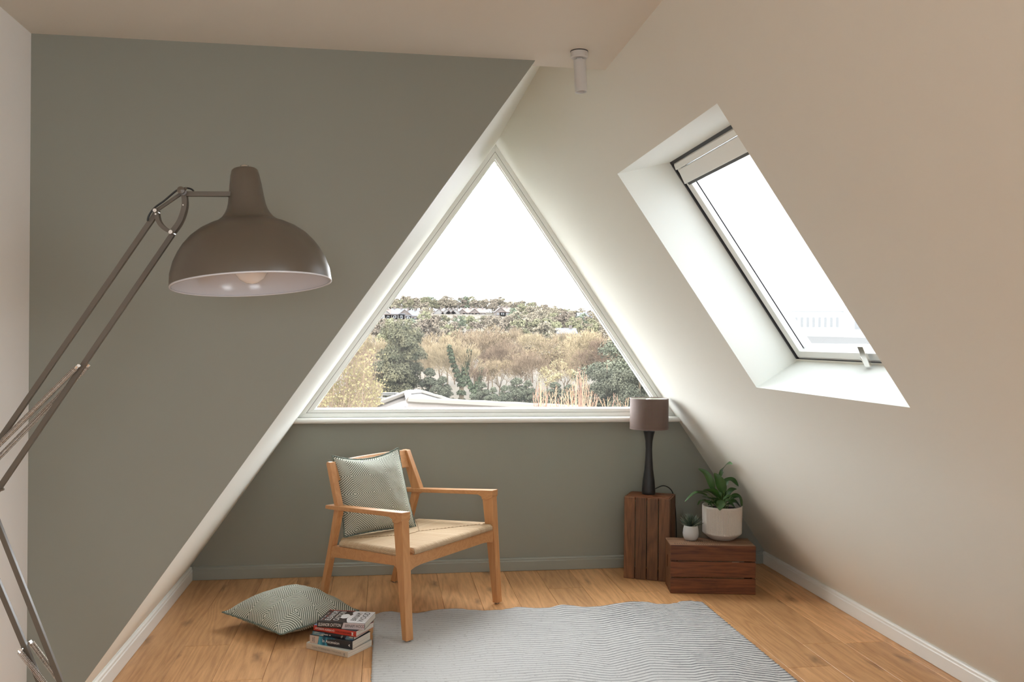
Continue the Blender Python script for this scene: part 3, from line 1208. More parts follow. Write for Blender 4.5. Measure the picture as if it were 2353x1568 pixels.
SP = -.0030     # spine surface
b1, c1 = book((-.360, 4.372), -37.0, .252, .185, 0, .030, mat('cover_cream', (.50, .43, .34), .5), 'thick cream paperback at the bottom of the stack by the rug')
text('TONI MORRISON •', .0125, I_g, c1, (.035, SP, .016), (1, 0, 0), (0, 0, 1), sx=1.12)
text('PARADISE', .0125, mat('ink_taupe', (.32, .27, .21), .5), c1, (.158, SP, .016), (1, 0, 0), (0, 0, 1), sx=1.05)
panel(c1, 'publisher_mark', I_g, [(.230, SP, .009), (.239, SP, .009), (.239, SP, .012), (.234, SP, .015), (.239, SP, .019), (.231, SP, .020)], (0, -1, 0))
panel(c1, 'front_cover', mat('cover_pale', (.58, .60, .56), .5), [(0.0005, 0, .030), (.2515, 0, .030), (.2515, .1845, .030), (.0005, .1845, .030)], (0, 0, 1), .0002)
b2, c2 = book((-.343, 4.364), -31.5, .240, .158, .0303, .040, mat('cover_navy', (.018, .020, .026), .35), 'thick paperback with a teal, black and beige spine, second from the bottom')
teal = mat('cover_teal', (.015, .20, .30), .35)
tt = NT(teal)
tt.l(tt.ramp(tt.noise(tt.mapping(tt.n('ShaderNodeTexCoord').outputs['Object'], (60, 60, 6)), 1, 3), [(.35, (.005, .05, .08)), (.5, (.012, .17, .27)), (.68, (.10, .42, .52))]), tt.b.inputs['Base Color'])
panel(c2, 'spine_author_block', mat('cover_beige', (.50, .42, .36), .5), [(.0002, SP, .0005), (.045, SP, .0005), (.054, SP, .039), (.0002, SP, .039)], (0, -1, 0))
panel(c2, 'spine_art', teal, [(.046, SP, .0005), (.105, SP, .0005), (.092, SP, .018), (.098, SP, .030), (.150, SP, .0395), (.055, SP, .0395)], (0, -1, 0))
panel(c2, 'cover_art', teal, [(.05, 0, .0402), (.125, 0, .0402), (.125, .155, .0402), (.02, .155, .0402)], (0, 0, 1))
text('In Ascension', .0205, I_w, c2, (.072, SP-.0004, .0205), (1, 0, 0), (0, 0, 1), sx=.93)
text('Martin', .0075, I_k, c2, (.018, SP-.0004, .0195), (0, 0, 1), (-1, 0, 0), align='CENTER')
text('MacInnes', .0075, I_k, c2, (.027, SP-.0004, .0195), (0, 0, 1), (-1, 0, 0), align='CENTER')
panel(c2, 'publisher_mark', I_w, [(.219, SP, .020), (.228, SP, .013), (.228, SP, .018), (.224, SP, .0195), (.228, SP, .0215), (.228, SP, .026)], (0, -1, 0))
b3, c3 = book((-.330, 4.360), -28.5, .224, .145, .0706, .0175, mat('cover_night', (.012, .012, .018), .35), 'thin paperback with a blue and black spine in the middle of the stack')
blue = mat('cover_blue', (.05, .12, .20), .35)
tt = NT(blue)
tt.l(tt.ramp(tt.noise(tt.mapping(tt.n('ShaderNodeTexCoord').outputs['Object'], (30, 30, 80)), 1, 3), [(.35, (.05, .10, .22)), (.5, (.09, .20, .24)), (.65, (.42, .40, .34))]), tt.b.inputs['Base Color'])
panel(c3, 'spine_art', blue, [(.0002, SP, .0005), (.060, SP, .0005), (.068, SP, .017), (.0002, SP, .017)], (0, -1, 0))
panel(c3, 'spine_art', blue, [(.178, SP, .0005), (.2236, SP, .0005), (.2236, SP, .017), (.188, SP, .017)], (0, -1, 0))
panel(c3, 'spine_art', I_g, [(.158, SP, .0005), (.163, SP, .004), (.170, SP, .0165), (.162, SP, .0165), (.156, SP, .009)], (0, -1, 0))
for i, (xx, ww) in enumerate([(.066, .003), (.071, .002), (.0745, .003), (.079, .002), (.083, .003), (.094, .005)]):
    panel(c3, 'spine_mark', I_w, [(xx, SP, .006), (xx+ww, SP, .006), (xx+ww, SP, .011), (xx, SP, .011)], (0, -1, 0))
b4, c4 = book((-.326, 4.366), -31.0, .238, .158, .0884, .026, mat('cover_red', (.42, .035, .022), .4), 'red-spined paperback second from the top of the stack')
panel(c4, 'front_cover', mat('cover_charcoal', (.02, .02, .022), .4), [(.03, 0, .0262), (.2375, 0, .0262), (.2375, .1575, .0262), (.03, .1575, .0262)], (0, 0, 1))
panel(c4, 'front_cover', mat('cover_bluecorner', (.12, .20, .42), .4), [(0, 0.001, .0262), (.03, .001, .0262), (.03, .1575, .0262), (0, .1575, .0262)], (0, 0, 1))
text('AYÒBÁMI ADÉBÁYÒ', .0132, I_w, c4, (.010, SP, .0130), (1, 0, 0), (0, 0, 1), sx=.90, name='lettering')
text('A SPELL OF GOOD THINGS', .0095, mat('ink_darkred', (.10, .012, .01), .5), c4, (.128, SP, .0130), (1, 0, 0), (0, 0, 1), sx=.72)
panel(c4, 'publisher_mark', I_w, [(.214, SP, .006), (.226, SP, .006), (.222, SP, .013), (.226, SP, .020), (.214, SP, .020), (.218, SP, .013)], (0, -1, 0))
b5, c5 = book((-.308, 4.327), -16.0, .236, .178, .1150, .030, mat('cover_dark', (.030, .028, .030), .3), 'top paperback of the stack, half black and half white with hand-drawn lettering')
lil = mat('spine_lilac', (.52, .47, .49), .4)
panel(c5, 'spine_title_block', lil, [(.122, SP, .0005), (.2355, SP, .0005), (.2355, SP, .0298), (.132, SP, .0298)], (0, -1, 0))
wht = mat('cover_white', (.78, .78, .80), .3)
panel(c5, 'cover_title_field', wht, [(.150, .0005, .030), (.2355, .0005, .030), (.2355, .177, .030), (.135, .177, .030), (.128, .15, .030), (.140, .12, .030), (.128, .09, .030), (.130, .05, .030), (.140, .02, .030)], (0, 0, 1))
panel(c5, 'cover_edge_strip', I_r, [(.0005, .172, .030), (.135, .172, .030), (.135, .1778, .030), (.0005, .1778, .030)], (0, 0, 1), .0004)
# pale round blot between the two names
pts = [(.110+.021*math.cos(a)*(1+.12*math.sin(5*a)), .092+.034*math.sin(a), .030) for a in [2*PI*i/18 for i in range(18)]]
panel(c5, 'cover_blot', wht, pts, (0, 0, 1), .0004)
zt = .0303
for txt, xx, ink_ in (('ELEANOR', .045, I_w), ('CATTON', .083, I_w), ('BIRNAM', .168, I_k), ('WOOD', .205, I_k)):
    text(txt, .040, ink_, c5, (xx, .090, zt+.0002), (0, 1, 0), (-1, 0, 0), align='CENTER', sx=.84 if len(txt) > 4 else 1.05, shear=.15)
text('ELEANOR CATTON', .0205, I_w, c5, (.006, SP, .0150), (1, 0, 0), (0, 0, 1), sx=.62, shear=.25)
text('BIRNAM WOOD', .0200, I_k, c5, (.138, SP-.0004, .0150), (1, 0, 0), (0, 0, 1), sx=.66, shear=.25)
panel(c5, 'publisher_mark', I_r, [(.2275, SP-.0003, .009), (.2290, SP-.0003, .009), (.2290, SP-.0003, .021), (.2275, SP-.0003, .021)], (0, -1, 0))
for xx, n_ in ((.012, 3), (.020, 4)):
    for i in range(n_):
        y0 = .02+i*.045
        panel(c5, 'cover_quote', I_r if xx > .015 else I_w, [(xx, y0, zt), (xx+.0022, y0, zt), (xx+.0022, y0+.028, zt), (xx, y0+.028, zt)], (0, 0, 1), .0002)

# ------------------------------------------------------------------ crates
def slot_panel(name, mt, parent, ax, size, depth, slot=None):
    """panel in local frame: origin ax[0], right ax[1], up ax[2], outward ax[3]; optional hand slot (cx, cy, w, h)"""
    O, R_, U_, N_ = [Vector(a) for a in ax]
    w_, h_ = size
    q = MB()
    def bx(x0, x1, y0, y1):
        q.hexa([O+R_*x0+U_*y0, O+R_*x1+U_*y0, O+R_*x1+U_*y1, O+R_*x0+U_*y1,
                O+R_*x0+U_*y0+N_*depth, O+R_*x1+U_*y0+N_*depth, O+R_*x1+U_*y1+N_*depth, O+R_*x0+U_*y1+N_*depth])
    if slot:
        cx, cy, sw, sh = slot
        bx(0, cx-sw/2, 0, h_); bx(cx+sw/2, w_, 0, h_)
        bx(cx-sw/2, cx+sw/2, 0, cy-sh/2); bx(cx-sw/2, cx+sw/2, cy+sh/2, h_)
        o = q.build(name, mt, parent)
    else:
        bx(0, w_, 0, h_)
        o = q.build(name, mt, parent, bevel=.003)
    return fix_normals(o)


ta = math.atan2(-.133, .253)
crate = empty('wooden_crate', (1.503, 5.434, 0), ta, label='tall dark slatted wooden crate standing on end under the table lamp', cat='crate')
Wt, Dt, Ht = .292, .215, .515
rr = random.Random(3)
g = .005
for i in range(4):
    x0 = i*Wt/4+g/2
    slot_panel('slat', M['crateZ'], crate, ((x0, .0+.002*rr.random(), .001), (1, 0, 0), (0, 0, 1), (0, 1, 0)), (Wt/4-g, Ht-.003), .012)
for sx, nx in ((0, 1), (Wt, -1)):
    for i in range(3):
        y0 = .014 + i*(Dt-.014)/3
        slot_panel('slat', M['crateZ'], crate, ((sx, y0, .001), (0, 1, 0), (0, 0, 1), (nx, 0, 0)), ((Dt-.014)/3-g, Ht-.002), .010)
slot_panel('end_panel', M['crateX'], crate, ((.011, .013, Ht-.018), (1, 0, 0), (0, 1, 0), (0, 0, 1)), (Wt-.022, Dt-.014), .018, (.20, .06, .08, .018))
slot_panel('end_panel', M['crateX'], crate, ((.011, .013, .001), (1, 0, 0), (0, 1, 0), (0, 0, 1)), (Wt-.022, Dt-.014), .018)

la = math.atan2(-.086, .498)
crate2 = empty('wooden_crate', (1.690, 5.066, 0), la, label='low reddish-brown slatted wooden crate lying on its side with two plants on top', cat='crate')
Wl, Dl, Hl = .502, .216, .288
for i in range(3):
    z0 = .001+i*(Hl)/3
    slot_panel('slat', M['crateX'], crate2, ((0, .002*rr.random(), z0+g/2*(i > 0)), (1, 0, 0), (0, 0, 1), (0, 1, 0)), (Wl, Hl/3-g*.9), .012)
for i in range(3):
    y0 = .014+i*(Dl-.014)/3
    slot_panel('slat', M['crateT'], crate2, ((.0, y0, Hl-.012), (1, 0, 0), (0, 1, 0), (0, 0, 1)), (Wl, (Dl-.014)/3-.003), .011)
    slot_panel('slat', M['crateX'], crate2, ((.0, y0, .001), (1, 0, 0), (0, 1, 0), (0, 0, 1)), (Wl, (Dl-.014)/3-.003), .011)
ep = slot_panel('end_panel', M['crateZ'], crate2, ((.0015, .014, .013), (0, 1, 0), (0, 0, 1), (1, 0, 0)), (Dl-.016, Hl-.027), .018, (.12, .150, .024, .075))
slot_panel('end_panel', M['crateZ'], crate2, ((Wl-.0195, .014, .013), (0, 1, 0), (0, 0, 1), (1, 0, 0)), (Dl-.016, Hl-.027), .018)
# worn, unreadable stencil ink on the top boards and the end
stn = mat('stencil_ink', (.05, .028, .02), .7)
sten = MB()


def stroke(x, y, w_, h_):
    z = Hl-.0008
    sten.hexa([(x, y, z), (x+w_, y, z), (x+w_, y+h_, z), (x, y+h_, z), (x, y, z+.0003), (x+w_, y, z+.0003), (x+w_, y+h_, z+.0003), (x, y+h_, z+.0003)])


for row, (y, xs, hh) in enumerate([(.030, (.03, .10), .03), (.026, (.155, .30), .016), (.050, (.155, .22), .014), (.095, (.10, .30), .032)]):
    x = xs[0]
    while x < xs[1]:
        w_ = rr.uniform(.004, .007)
        stroke(x, y, .0024, hh)
        if rr.random() < .6: stroke(x, y+hh-.0024, w_*1.3, .0024)
        if rr.random() < .5: stroke(x, y, w_*1.2, .0024)
        if rr.random() < .4: stroke(x, y+hh/2, w_, .0022)
        x += w_+.008
tag(sten.build('stencil_print', stn, crate2), kind='stuff')
st2 = MB()
for k in range(26):
    z = .03+k*.009
    for yy in (.020, .028, .036):
        if rr.random() < .62:
            st2.hexa([(.0012, yy, z), (.0012, yy+.005, z), (.0012, yy+.005, z+.002), (.0012, yy, z+.002), (.0016, yy, z), (.0016, yy+.005, z), (.0016, yy+.005, z+.002), (.0016, yy, z+.002)])
tag(st2.build('stencil_print', stn, crate2), kind='stuff')
q = MB()
q.box((Wl-.14, .0015, Hl*2/3-.003), (Wl-.10, .0035, Hl*2/3+.001))
q.build('metal_staple', M['metal'], crate2)

# ------------------------------------------------------------------ table lamp
tl_ = empty('table_lamp', (1.684, 5.500, .5155), label='table lamp with a black waisted base and a brown perforated drum shade', cat='lamp')
q = MB()
s = 1.0
q.lathe([(0, .0), (.040, 0), (.0432, .006), (.0432, .020), (.0385, .085), (.0275, .160), (.0228, .235), (.0207, .290), (.0232, .340), (.0300, .378), (.0362, .400), (.0366, .4035), (.033, .4055), (0, .4055)], 48)
q.build('base', M['black'], tl_, smooth=True)
q = MB()
q.lathe([(0, .400), (.0105, .400), (.0105, .425), (.0075, .430), (.0075, .470), (.016, .475), (.016, .53), (0, .535)], 24)
lh = q.build('lamp_holder', M['black'], tl_, smooth=True)
q = MB()
q.lathe([(0, .52), (.014, .525), (.028, .56), (.030, .585), (.02, .61), (0, .615)], 24)
q.build('bulb', M['bulb'], tl_, smooth=True)
q = MB()
R1, R2 = .1225, .1205
h0, h1 = .4185, .6150
q.lathe([(R1, h0), (R1, h1)], 96, m=0)
sh = q.build('lamp_shade', M['shade'], tl_, smooth=True)
q = MB()
q.lathe([(R1-.0018, h1), (R1-.0018, h0)], 96)
q.build('shade_lining', M['shadein'], sh, smooth=True)
q = MB()
for hh in (h0, h1-.005):
    q = MB()
    q.lathe([(R1-.0022, hh), (R1+.0010, hh), (R1+.0010, hh+.005), (R1-.0022, hh+.005)], 96, closed=True)
    q.build('shade_trim', M['shaderim'], sh, smooth=False)
q = MB()
for k in range(3):
    a = k*2*PI/3+.4
    q.tube([(0, 0, .535), (math.cos(a)*.06, math.sin(a)*.06, .56), (math.cos(a)*R2, math.sin(a)*R2, h1-.02)], .0015, 6)
q.build('shade_spider', M['chrome'], sh)
o0 = Vector(tl_.location)
q = MB()
pts = []
ctrl = [Vector((1.726, 5.500, .548)), Vector((1.80, 5.54, .560)), Vector((1.875, 5.60, .510)), Vector((1.905, 5.625, .40)), Vector((1.915, 5.63, .26)), Vector((1.92, 5.635, .10)), Vector((1.93, 5.64, .006))]
for i in range(len(ctrl)-1):
    p0, p1, p2, p3 = ctrl[max(i-1, 0)], ctrl[i], ctrl[i+1], ctrl[min(i+2, len(ctrl)-1)]
    for k in range(8):
        t = k/8
        pts.append(.5*((2*p1)+(p2-p0)*t+(2*p0-5*p1+4*p2-p3)*t*t+(3*p1-p0-3*p2+p3)*t**3)-o0)
q.tube(pts, .0032, 8)
q.build('power_cord', M['bl_cable'], tl_, smooth=True)

# ------------------------------------------------------------------ potted plants
def leaf(q, pts, wid, up=Vector((0, 0, 1)), roll=0, fold=.25, m=0, n=12, peak=.42):
    """blade along a smooth path through pts; width wid"""
    P = [Vector(p) for p in pts]
    path = []
    segs = len(P)-1
    for i in range(n+1):
        t = i/n*segs
        k = min(int(t), segs-1)
        f = t-k
        p0, p1, p2, p3 = P[max(k-1, 0)], P[k], P[k+1], P[min(k+2, segs)]
        path.append(.5*((2*p1)+(p2-p0)*f+(2*p0-5*p1+4*p2-p3)*f*f+(3*p1-p0-3*p2+p3)*f**3))
    vs, fs, uvs = [], [], []
    for i, p in enumerate(path):
        t = i/n
        tg = (path[min(i+1, n)]-path[max(i-1, 0)]).normalized()
        sd = tg.cross(up)
        if sd.length < .05: sd = tg.cross(Vector((0, 1, 0)))
        sd = Matrix.Rotation(roll, 3, tg) @ sd.normalized()
        nn = sd.cross(tg)
        ww = wid*.5*(max(0, math.sin(PI*min(1, t**.75)))**.8)*(1.0 if t < .5 else 1-.25*(t-.5))
        if i == 0: ww = wid*.06
        vs += [p-sd*ww+nn*ww*fold, p-sd*ww*.5+nn*ww*fold*.25, p-nn*ww*fold*.15, p+sd*ww*.5+nn*ww*fold*.25, p+sd*ww+nn*ww*fold]
    for i in range(n):
        for k in range(4):
            a = i*5+k
            fs.append((a, a+1, a+6, a+5))
            u0, u1 = (k-2)/2, (k-1)/2
            uvs.append([(u0, i/n), (u1, i/n), (u1, (i+1)/n), (u0, (i+1)/n)])
    q.add(vs, fs, m, uvs)
    return path


PC = Vector((2.06, 5.200, .2885))
pot = empty('potted_peace_lily', PC, label='glossy green peace lily in a ribbed cream cylindrical pot', cat='plant')
face = math.atan2(-PC.y, -PC.x)


def ribs(a, r, h):
    # direction a measured from +x; a plain band is left on the side facing the window corner
    d = (a-(face-1.25)+PI) % (2*PI)-PI
    if abs(d) < .38 or h < .047 or h > .193 or r < .112: return 0
    return -.0050*abs(math.cos(a*46))**1.5


q = MB()
q.lathe([(0, .0), (.070, .0), (.077, .003), (.114, .034), (.1185, .040), (.1185, .047), (.1185, .055), (.1195, .120), (.1205, .188), (.1205, .194), (.1205, .202), (.119, .205), (.116, .205), (.115, .19), (.114, .16), (0, .158)], 552, rmod=ribs)
pb = q.build('pot', M['potcream'], pot, smooth=True)
q = MB()
q.lathe([(0, .182), (.1135, .179)], 32)
q.build('soil', M['soil'], pot)
base_px = (1660, 1168)


def pp(px, py, dy=0):
    p = at(px, py, PC.y+dy)
    while p.x > RX(p.z)-.035 and dy > -.3:      # stay clear of the sloping wall
        dy -= .01
        p = at(px, py, PC.y+dy)
    return p-PC


LV = [
    ([(1640, 1128, .00), (1634, 1110, .0), (1622, 1088, .01), (1604, 1077, .02)], .036, 1.3),
    ([(1664, 1134, -.01), (1654, 1108, -.01), (1641, 1087, .0)], .050, 1.25),
    ([(1651, 1100, .02), (1662, 1078, .03), (1674, 1065, .04), (1684, 1068, .05)], .026, .9),
    ([(1661, 1120, .03), (1672, 1106, .04), (1684, 1105, .06), (1697, 1119, .07)], .044, .3),
    ([(1670, 1138, .03), (1681, 1126, .03), (1693, 1124, .04)], .030, .5),
    ([(1656, 1149, -.06), (1636, 1130, -.05), (1615, 1127, -.05)], .052, .5),
    ([(1625, 1140, -.03), (1600, 1134, -.03), (1573, 1154, -.04)], .042, .1),
    ([(1628, 1133, .02), (1600, 1130, .02), (1577, 1143, .03)], .036, .2),
    ([(1661, 1149, -.07), (1676, 1141, -.08), (1690, 1151, -.09)], .034, .1),
    ([(1681, 1140, -.02), (1698, 1143, -.03), (1705, 1170, -.04)], .044, .2),
    ([(1652, 1150, -.09), (1655, 1160, -.105), (1654, 1174, -.112)], .046, 0),
    ([(1668, 1161, -.07), (1680, 1160, -.09), (1692, 1173, -.10)], .038, .1),
    ([(1634, 1152, -.07), (1628, 1155, -.08), (1639, 1169, -.09)], .036, .2),
    ([(1622, 1150, .0), (1612, 1152, .0), (1603, 1162, -.01)], .030, .2),
    ([(1655, 1153, -.07), (1641, 1147, -.07), (1626, 1146, -.07)], .036, .3),
    ([(1670, 1150, .03), (1686, 1143, .05), (1704, 1143, .06)], .034, .3),
    ([(1676, 1156, .0), (1690, 1155, .0), (1701, 1166, .0)], .040, .3),
    ([(1648, 1158, .05), (1632, 1146, .07), (1612, 1142, .09)], .040, .3),
    ([(1660, 1154, .06), (1668, 1136, .08), (1680, 1136, .10)], .040, .5),
    ([(1655, 1158, .04), (1648, 1134, .06), (1640, 1122, .08)], .036, .9),
    ([(1664, 1160, -.04), (1672, 1150, -.05), (1684, 1160, -.07)], .038, .2),
    ([(1646, 1160, -.05), (1638, 1152, -.06), (1628, 1162, -.08)], .038, .2),
    ([(1656, 1160, .0), (1650, 1146, .0), (1656, 1130, .0)], .030, 1.0),
    ([(1640, 1158, .03), (1626, 1152, .03), (1614, 1158, .03)], .034, .3),
]
rl = random.Random(11)
for pts, wd_, rol in LV:
    q = MB()
    P3 = [pp(*p) for p in pts]
    path = leaf(q, P3, wd_*1.25, roll=rol, fold=rl.uniform(.15, .4))
    lf = q.build('leaf', M['leaf'], pot, smooth=True)
    sgn = Vector((rl.uniform(-.025, .025), rl.uniform(-.03, .03), .17))
    a = P3[0]
    mid = (a+sgn)/2 + Vector((0, 0, .01))
    q = MB()
    q.tube([sgn, mid, a, a+(P3[1]-a)*.35], [.0028, .0024, .0018, .001], 6)
    q.build('stalk', M['stem'], pot, smooth=True)

SCc = Vector((1.856, 5.187, .2885))
succ = empty('potted_succulent', SCc, label='small spiky dark green succulent in a smooth white pot', cat='plant')
q = MB()
q.lathe([(0, 0), (.033, 0), (.037, .003), (.046, .022), (.048, .040), (.045, .066), (.041, .084), (.040, .088), (.0375, .088), (.037, .080), (0, .079)], 48)
q.build('pot', M['potwhite'], succ, smooth=True)
q = MB()
q.lathe([(0, .083), (.037, .081)], 24)
q.build('soil', M['soil'], succ)
for k in range(58):
    ring_ = k/58
    az = k*2.39996
    el = math.radians(12+75*ring_ + rl.uniform(-8, 8))
    L = rl.uniform(.060, .085)*(1-.30*ring_)
    d = Vector((math.cos(az)*math.cos(el), math.sin(az)*math.cos(el), math.sin(el)))
    b0 = Vector((math.cos(az)*.006, math.sin(az)*.006, .086+.010*ring_))
    q = MB()
    tip = b0+d*L+Vector((0, 0, .006))
    midp = b0+d*L*.45-Vector((0, 0, .003))
    q.tube([b0, midp, b0+d*L*.8, tip], [.0036, .0042, .0022, .0003], 5)
    q.build('leaf', M['succ'] if rl.random() < .7 else M['succ2'], succ, smooth=True)

# ------------------------------------------------------------------ ceiling spotlight
sp = empty('ceiling_spotlight', (.695, 3.168, ZC), label='small white cylindrical spotlight on a round ceiling rose', cat='spotlight')
q = MB()
q.lathe([(0, 0), (.0315, 0), (.0315, -.003), (.030, -.0035), (.0315, -.004), (.0315, -.022), (.027, -.026), (0, -.026)], 48)
q.build('ceiling_rose', M['spotw'], sp, smooth=False)
q = MB()
q.lathe([(.030, -.0005), (.0325, -.0005), (.0325, -.0028), (.030, -.0028)], 48, closed=True)
q.build('rose_gasket', M['gasket'], sp)
q = MB()
q.box((-.010, -.010, -.050), (.010, .010, -.020))
q.build('swivel_bracket', M['spotw'], sp, bevel=.002)
tilt = Vector((.05, -.03, -1)).normalized()
q = MB()
q.lathe([(.011, .034), (.0225, .034), (.0225, .150), (.020, .150), (.019, .135), (0, .13)], 48, axis=tilt)
q.build('lamp_tube', M['spotw'], sp, smooth=False, bevel=.0006)
q = MB()
q.lathe([(0, .134), (.0188, .134), (.0188, .137), (0, .137)], 32, axis=tilt)
q.build('lens', M['lining'], sp)

# ------------------------------------------------------------------ big floor lamp
LY = 2.4
FL0 = Vector((-.56, LY, 0))
fl = empty('floor_lamp', FL0, label='oversized taupe anglepoise floor lamp with a large domed shade and sprung arms', cat='lamp')


def lp(px, py, dy=0): return at(px, py, LY+dy)-FL0


# head
rc = (at(393, 667, LY)+at(761, 641, LY))/2 - FL0
ax = Vector((-.082, .085, 1)).normalized()
SCL = .00111
HP = [(184, -1.5), (184.5, 4), (182.5, 28), (174, 56), (163, 78), (151, 96), (134, 115), (113, 131), (92, 142), (78, 147.5), (74, 149), (70, 152), (60, 160), (52.5, 170), (47, 181), (43.5, 193), (41, 210), (37, 240), (33.5, 262), (30.5, 274), (27, 277.5), (0, 278.5)]
prof = [(r*SCL, h*SCL) for r, h in HP]
q = MB()
q.lathe(prof, 96, rc, ax)
shd = q.build('lamp_shade', M['taupe'], fl, smooth=True)
inn = [(r*SCL-.0035, h*SCL-.002 if i > 1 else h*SCL) for i, (r, h) in enumerate(HP[:12])] + [(.045, .168), (0, .17)]
q = MB()
q.lathe(list(reversed(inn)), 96, rc, ax)
q.build('shade_lining', M['lining'], shd, smooth=True)
q = MB()
q.lathe([(184*SCL-.004, -.0028), (184*SCL+.0012, -.0028), (184*SCL+.0012, .001), (184*SCL-.004, .001)], 96, rc, ax, closed=True)
q.build('shade_rim', M['lining'], shd, smooth=True)
q = MB()
q.lathe([(0, .277), (.0065, .277), (.010, .275+.031), (.0105, .318), (0, .320)], 24, rc, ax)
q.build('vent_cap', M['chrome'], shd, smooth=True)
q = MB()
q.lathe([(0, .001), (.014, .003), (.030, .013), (.042, .030), (.047, .049), (.042, .070), (.028, .088), (.018, .105), (.016, .14), (0, .14)], 40, rc, ax)
q.build('bulb', M['bulb'], shd, smooth=True)
fix_normals(shd)

bw = .0128


def lbar(name, a, b, dy=0, w_=bw, d_=bw, m_='taupe', par=fl):
    q = MB()
    q.bar(a+Vector((0, dy, 0)), b+Vector((0, dy, 0)), w_, d_, up=(0, 1, 0))
    return fix_normals(q.build(name, M[m_], par, bevel=.0009))


lbar('head_arm', lp(425, 446), lp(531, 446.5))
lbar('link_bar', lp(357, 486), lp(424, 440), w_=.008, d_=.008)


def plate(name, pts, w_, dy, th=.0022, m_='taupe'):
    q = MB()
    P = [lp(*p) for p in pts]
    # smooth
    PP = []
    for i in range(len(P)-1):
        p0, p1, p2, p3 = P[max(i-1, 0)], P[i], P[i+1], P[min(i+2, len(P)-1)]
        for k in range(5):
            t = k/5
            PP.append(.5*((2*p1)+(p2-p0)*t+(2*p0-5*p1+4*p2-p3)*t*t+(3*p1-p0-3*p2+p3)*t**3))
    PP.append(P[-1])
    vs = []
    for i, p in enumerate(PP):
        t = (PP[min(i+1, len(PP)-1)]-PP[max(i-1, 0)]).normalized()
        s = t.cross(Vector((0, 1, 0))).normalized()
        for a, b in ((-1, -1), (1, -1), (1, 1), (-1, 1)):
            vs.append(p+s*a*w_/2+Vector((0, dy+b*th/2, 0)))
    n = len(PP)
    fs = [(i*4+k, i*4+(k+1) % 4, i*4+4+(k+1) % 4, i*4+4+k) for i in range(n-1) for k in range(4)] + [(0, 1, 2, 3), (n*4-4, n*4-1, n*4-2, n*4-3)]
    q.add(vs, fs)
    return fix_normals(q.build(name, M[m_], fl))


big = [(424, 447), (426, 470), (421, 493), (412, 514), (398, 533)]
small = [(361, 490), (365, 508), (374, 521), (386, 530), (397, 534)]
for dy in (-.012, .012):
    plate('curved_plate', big, .0125, dy)
    plate('curved_bracket', small, .0100, dy)


def pin(name, c_, r_, d0, d1, m_='chrome', par=fl):
    q = MB()
    q.lathe([(0, d0), (r_*.8, d0), (r_, d0+.0015), (r_, d0+.004), (r_*.55, d0+.004), (r_*.55, d1-.004), (r_, d1-.004), (r_, d1-.0015), (r_*.8, d1), (0, d1)], 16, c_, (0, 1, 0))
    return q.build(name, M[m_], par, smooth=False)


pin('screw', lp(360, 486), .0055, -.020, .020)
pin('screw', lp(396, 535), .0060, -.020, .020)
pin('screw', lp(361, 494), .0030, -.017, .017)
pin('screw', lp(423.5, 473), .0022, -.0145, .0145)
q = MB()
q.tube([lp(421, 441, -.022), lp(421, 441, .020)], .0085, 16)
q.lathe([(0, -.030), (.0095, -.028), (.0095, -.020), (.0085, -.018)], 16, lp(421, 441), (0, 1, 0))
kn = q.build('tension_knob', M['taupe'], fl, smooth=False)
q = MB()
q.tube([lp(420, 441, -.02), lp(428, 432, -.03)], .003, 8)
q.build('knob_lever', M['taupe'], kn)
# arms: two upper bars, two lower bars, elbow plates
E1, E2, E3 = lp(-66, 1105.5), lp(-24, 1154.5), lp(-62, 1204)
lbar('upper_arm_bar', lp(359, 491), E1)
lbar('upper_arm_bar', lp(396.5, 539), E2)
foot1, foot2 = Vector((-.672, LY, .245))-FL0, Vector((-.712, LY, .245))-FL0
lbar('lower_arm_bar', E2, Vector((-.672-.0, LY, .245))-FL0)
lbar('lower_arm_bar', E3, foot2)
for dy in (-.013, .013):
    q = MB()
    q.prism([p+(p-(E1+E2+E3)/3).normalized()*.012+Vector((0, dy-.0012, 0)) for p in (E1, E2, E3)], (0, .0024, 0))
    fix_normals(q.build('elbow_plate', M['taupe'], fl, bevel=.002))
for e in (E1, E2, E3): pin('screw', e, .006, -.021, .021)
pr = pin('elbow_rod', lp(-6, 1128), .0042, -.026, .026, 'taupe')
q = MB()
q.tube([lp(-24, 1135, -.02), lp(9, 1124, -.02)], .0035, 10)
q.build('spring_rod', M['taupe'], fl)
q = MB()


def spring(a, b, r_, dy, pitch=.0034, wr=.0011):
    a, b = a+Vector((0, dy, 0)), b+Vector((0, dy, 0))
    L = (b-a).length
    t = (b-a).normalized()
    x = t.orthogonal().normalized()
    y = t.cross(x)
    n = int(L/pitch)
    pts = []
    for i in range(n*10+1):
        an = 2*PI*i/10
        pts.append(a+t*(L*i/(n*10))+(x*math.cos(an)+y*math.sin(an))*r_)
    q = MB()
    q.tube(pts, wr, 4)
    o = q.build('spring', M['brass'], fl, smooth=True)
    q = MB()
    q.tube([a-t*.006, a+t*.004], r_*.7, 8)
    q.tube([b-t*.004, b+t*.006], r_*.7, 8)
    q.build('spring_end', M['chrome'], o)
    return o


spring(lp(180, 845), lp(-50, 1074), .0062, -.016)
spring(lp(197, 842), lp(-46, 1092), .0062, .016)
pin('screw', lp(188, 840), .0048, -.024, .024)
spring(lp(52, 1494), lp(150, 1620), .0066, -.016)
spring(lp(66, 1482), lp(172, 1624), .0066, .016)
pin('screw', lp(56, 1487), .0050, -.024, .024)
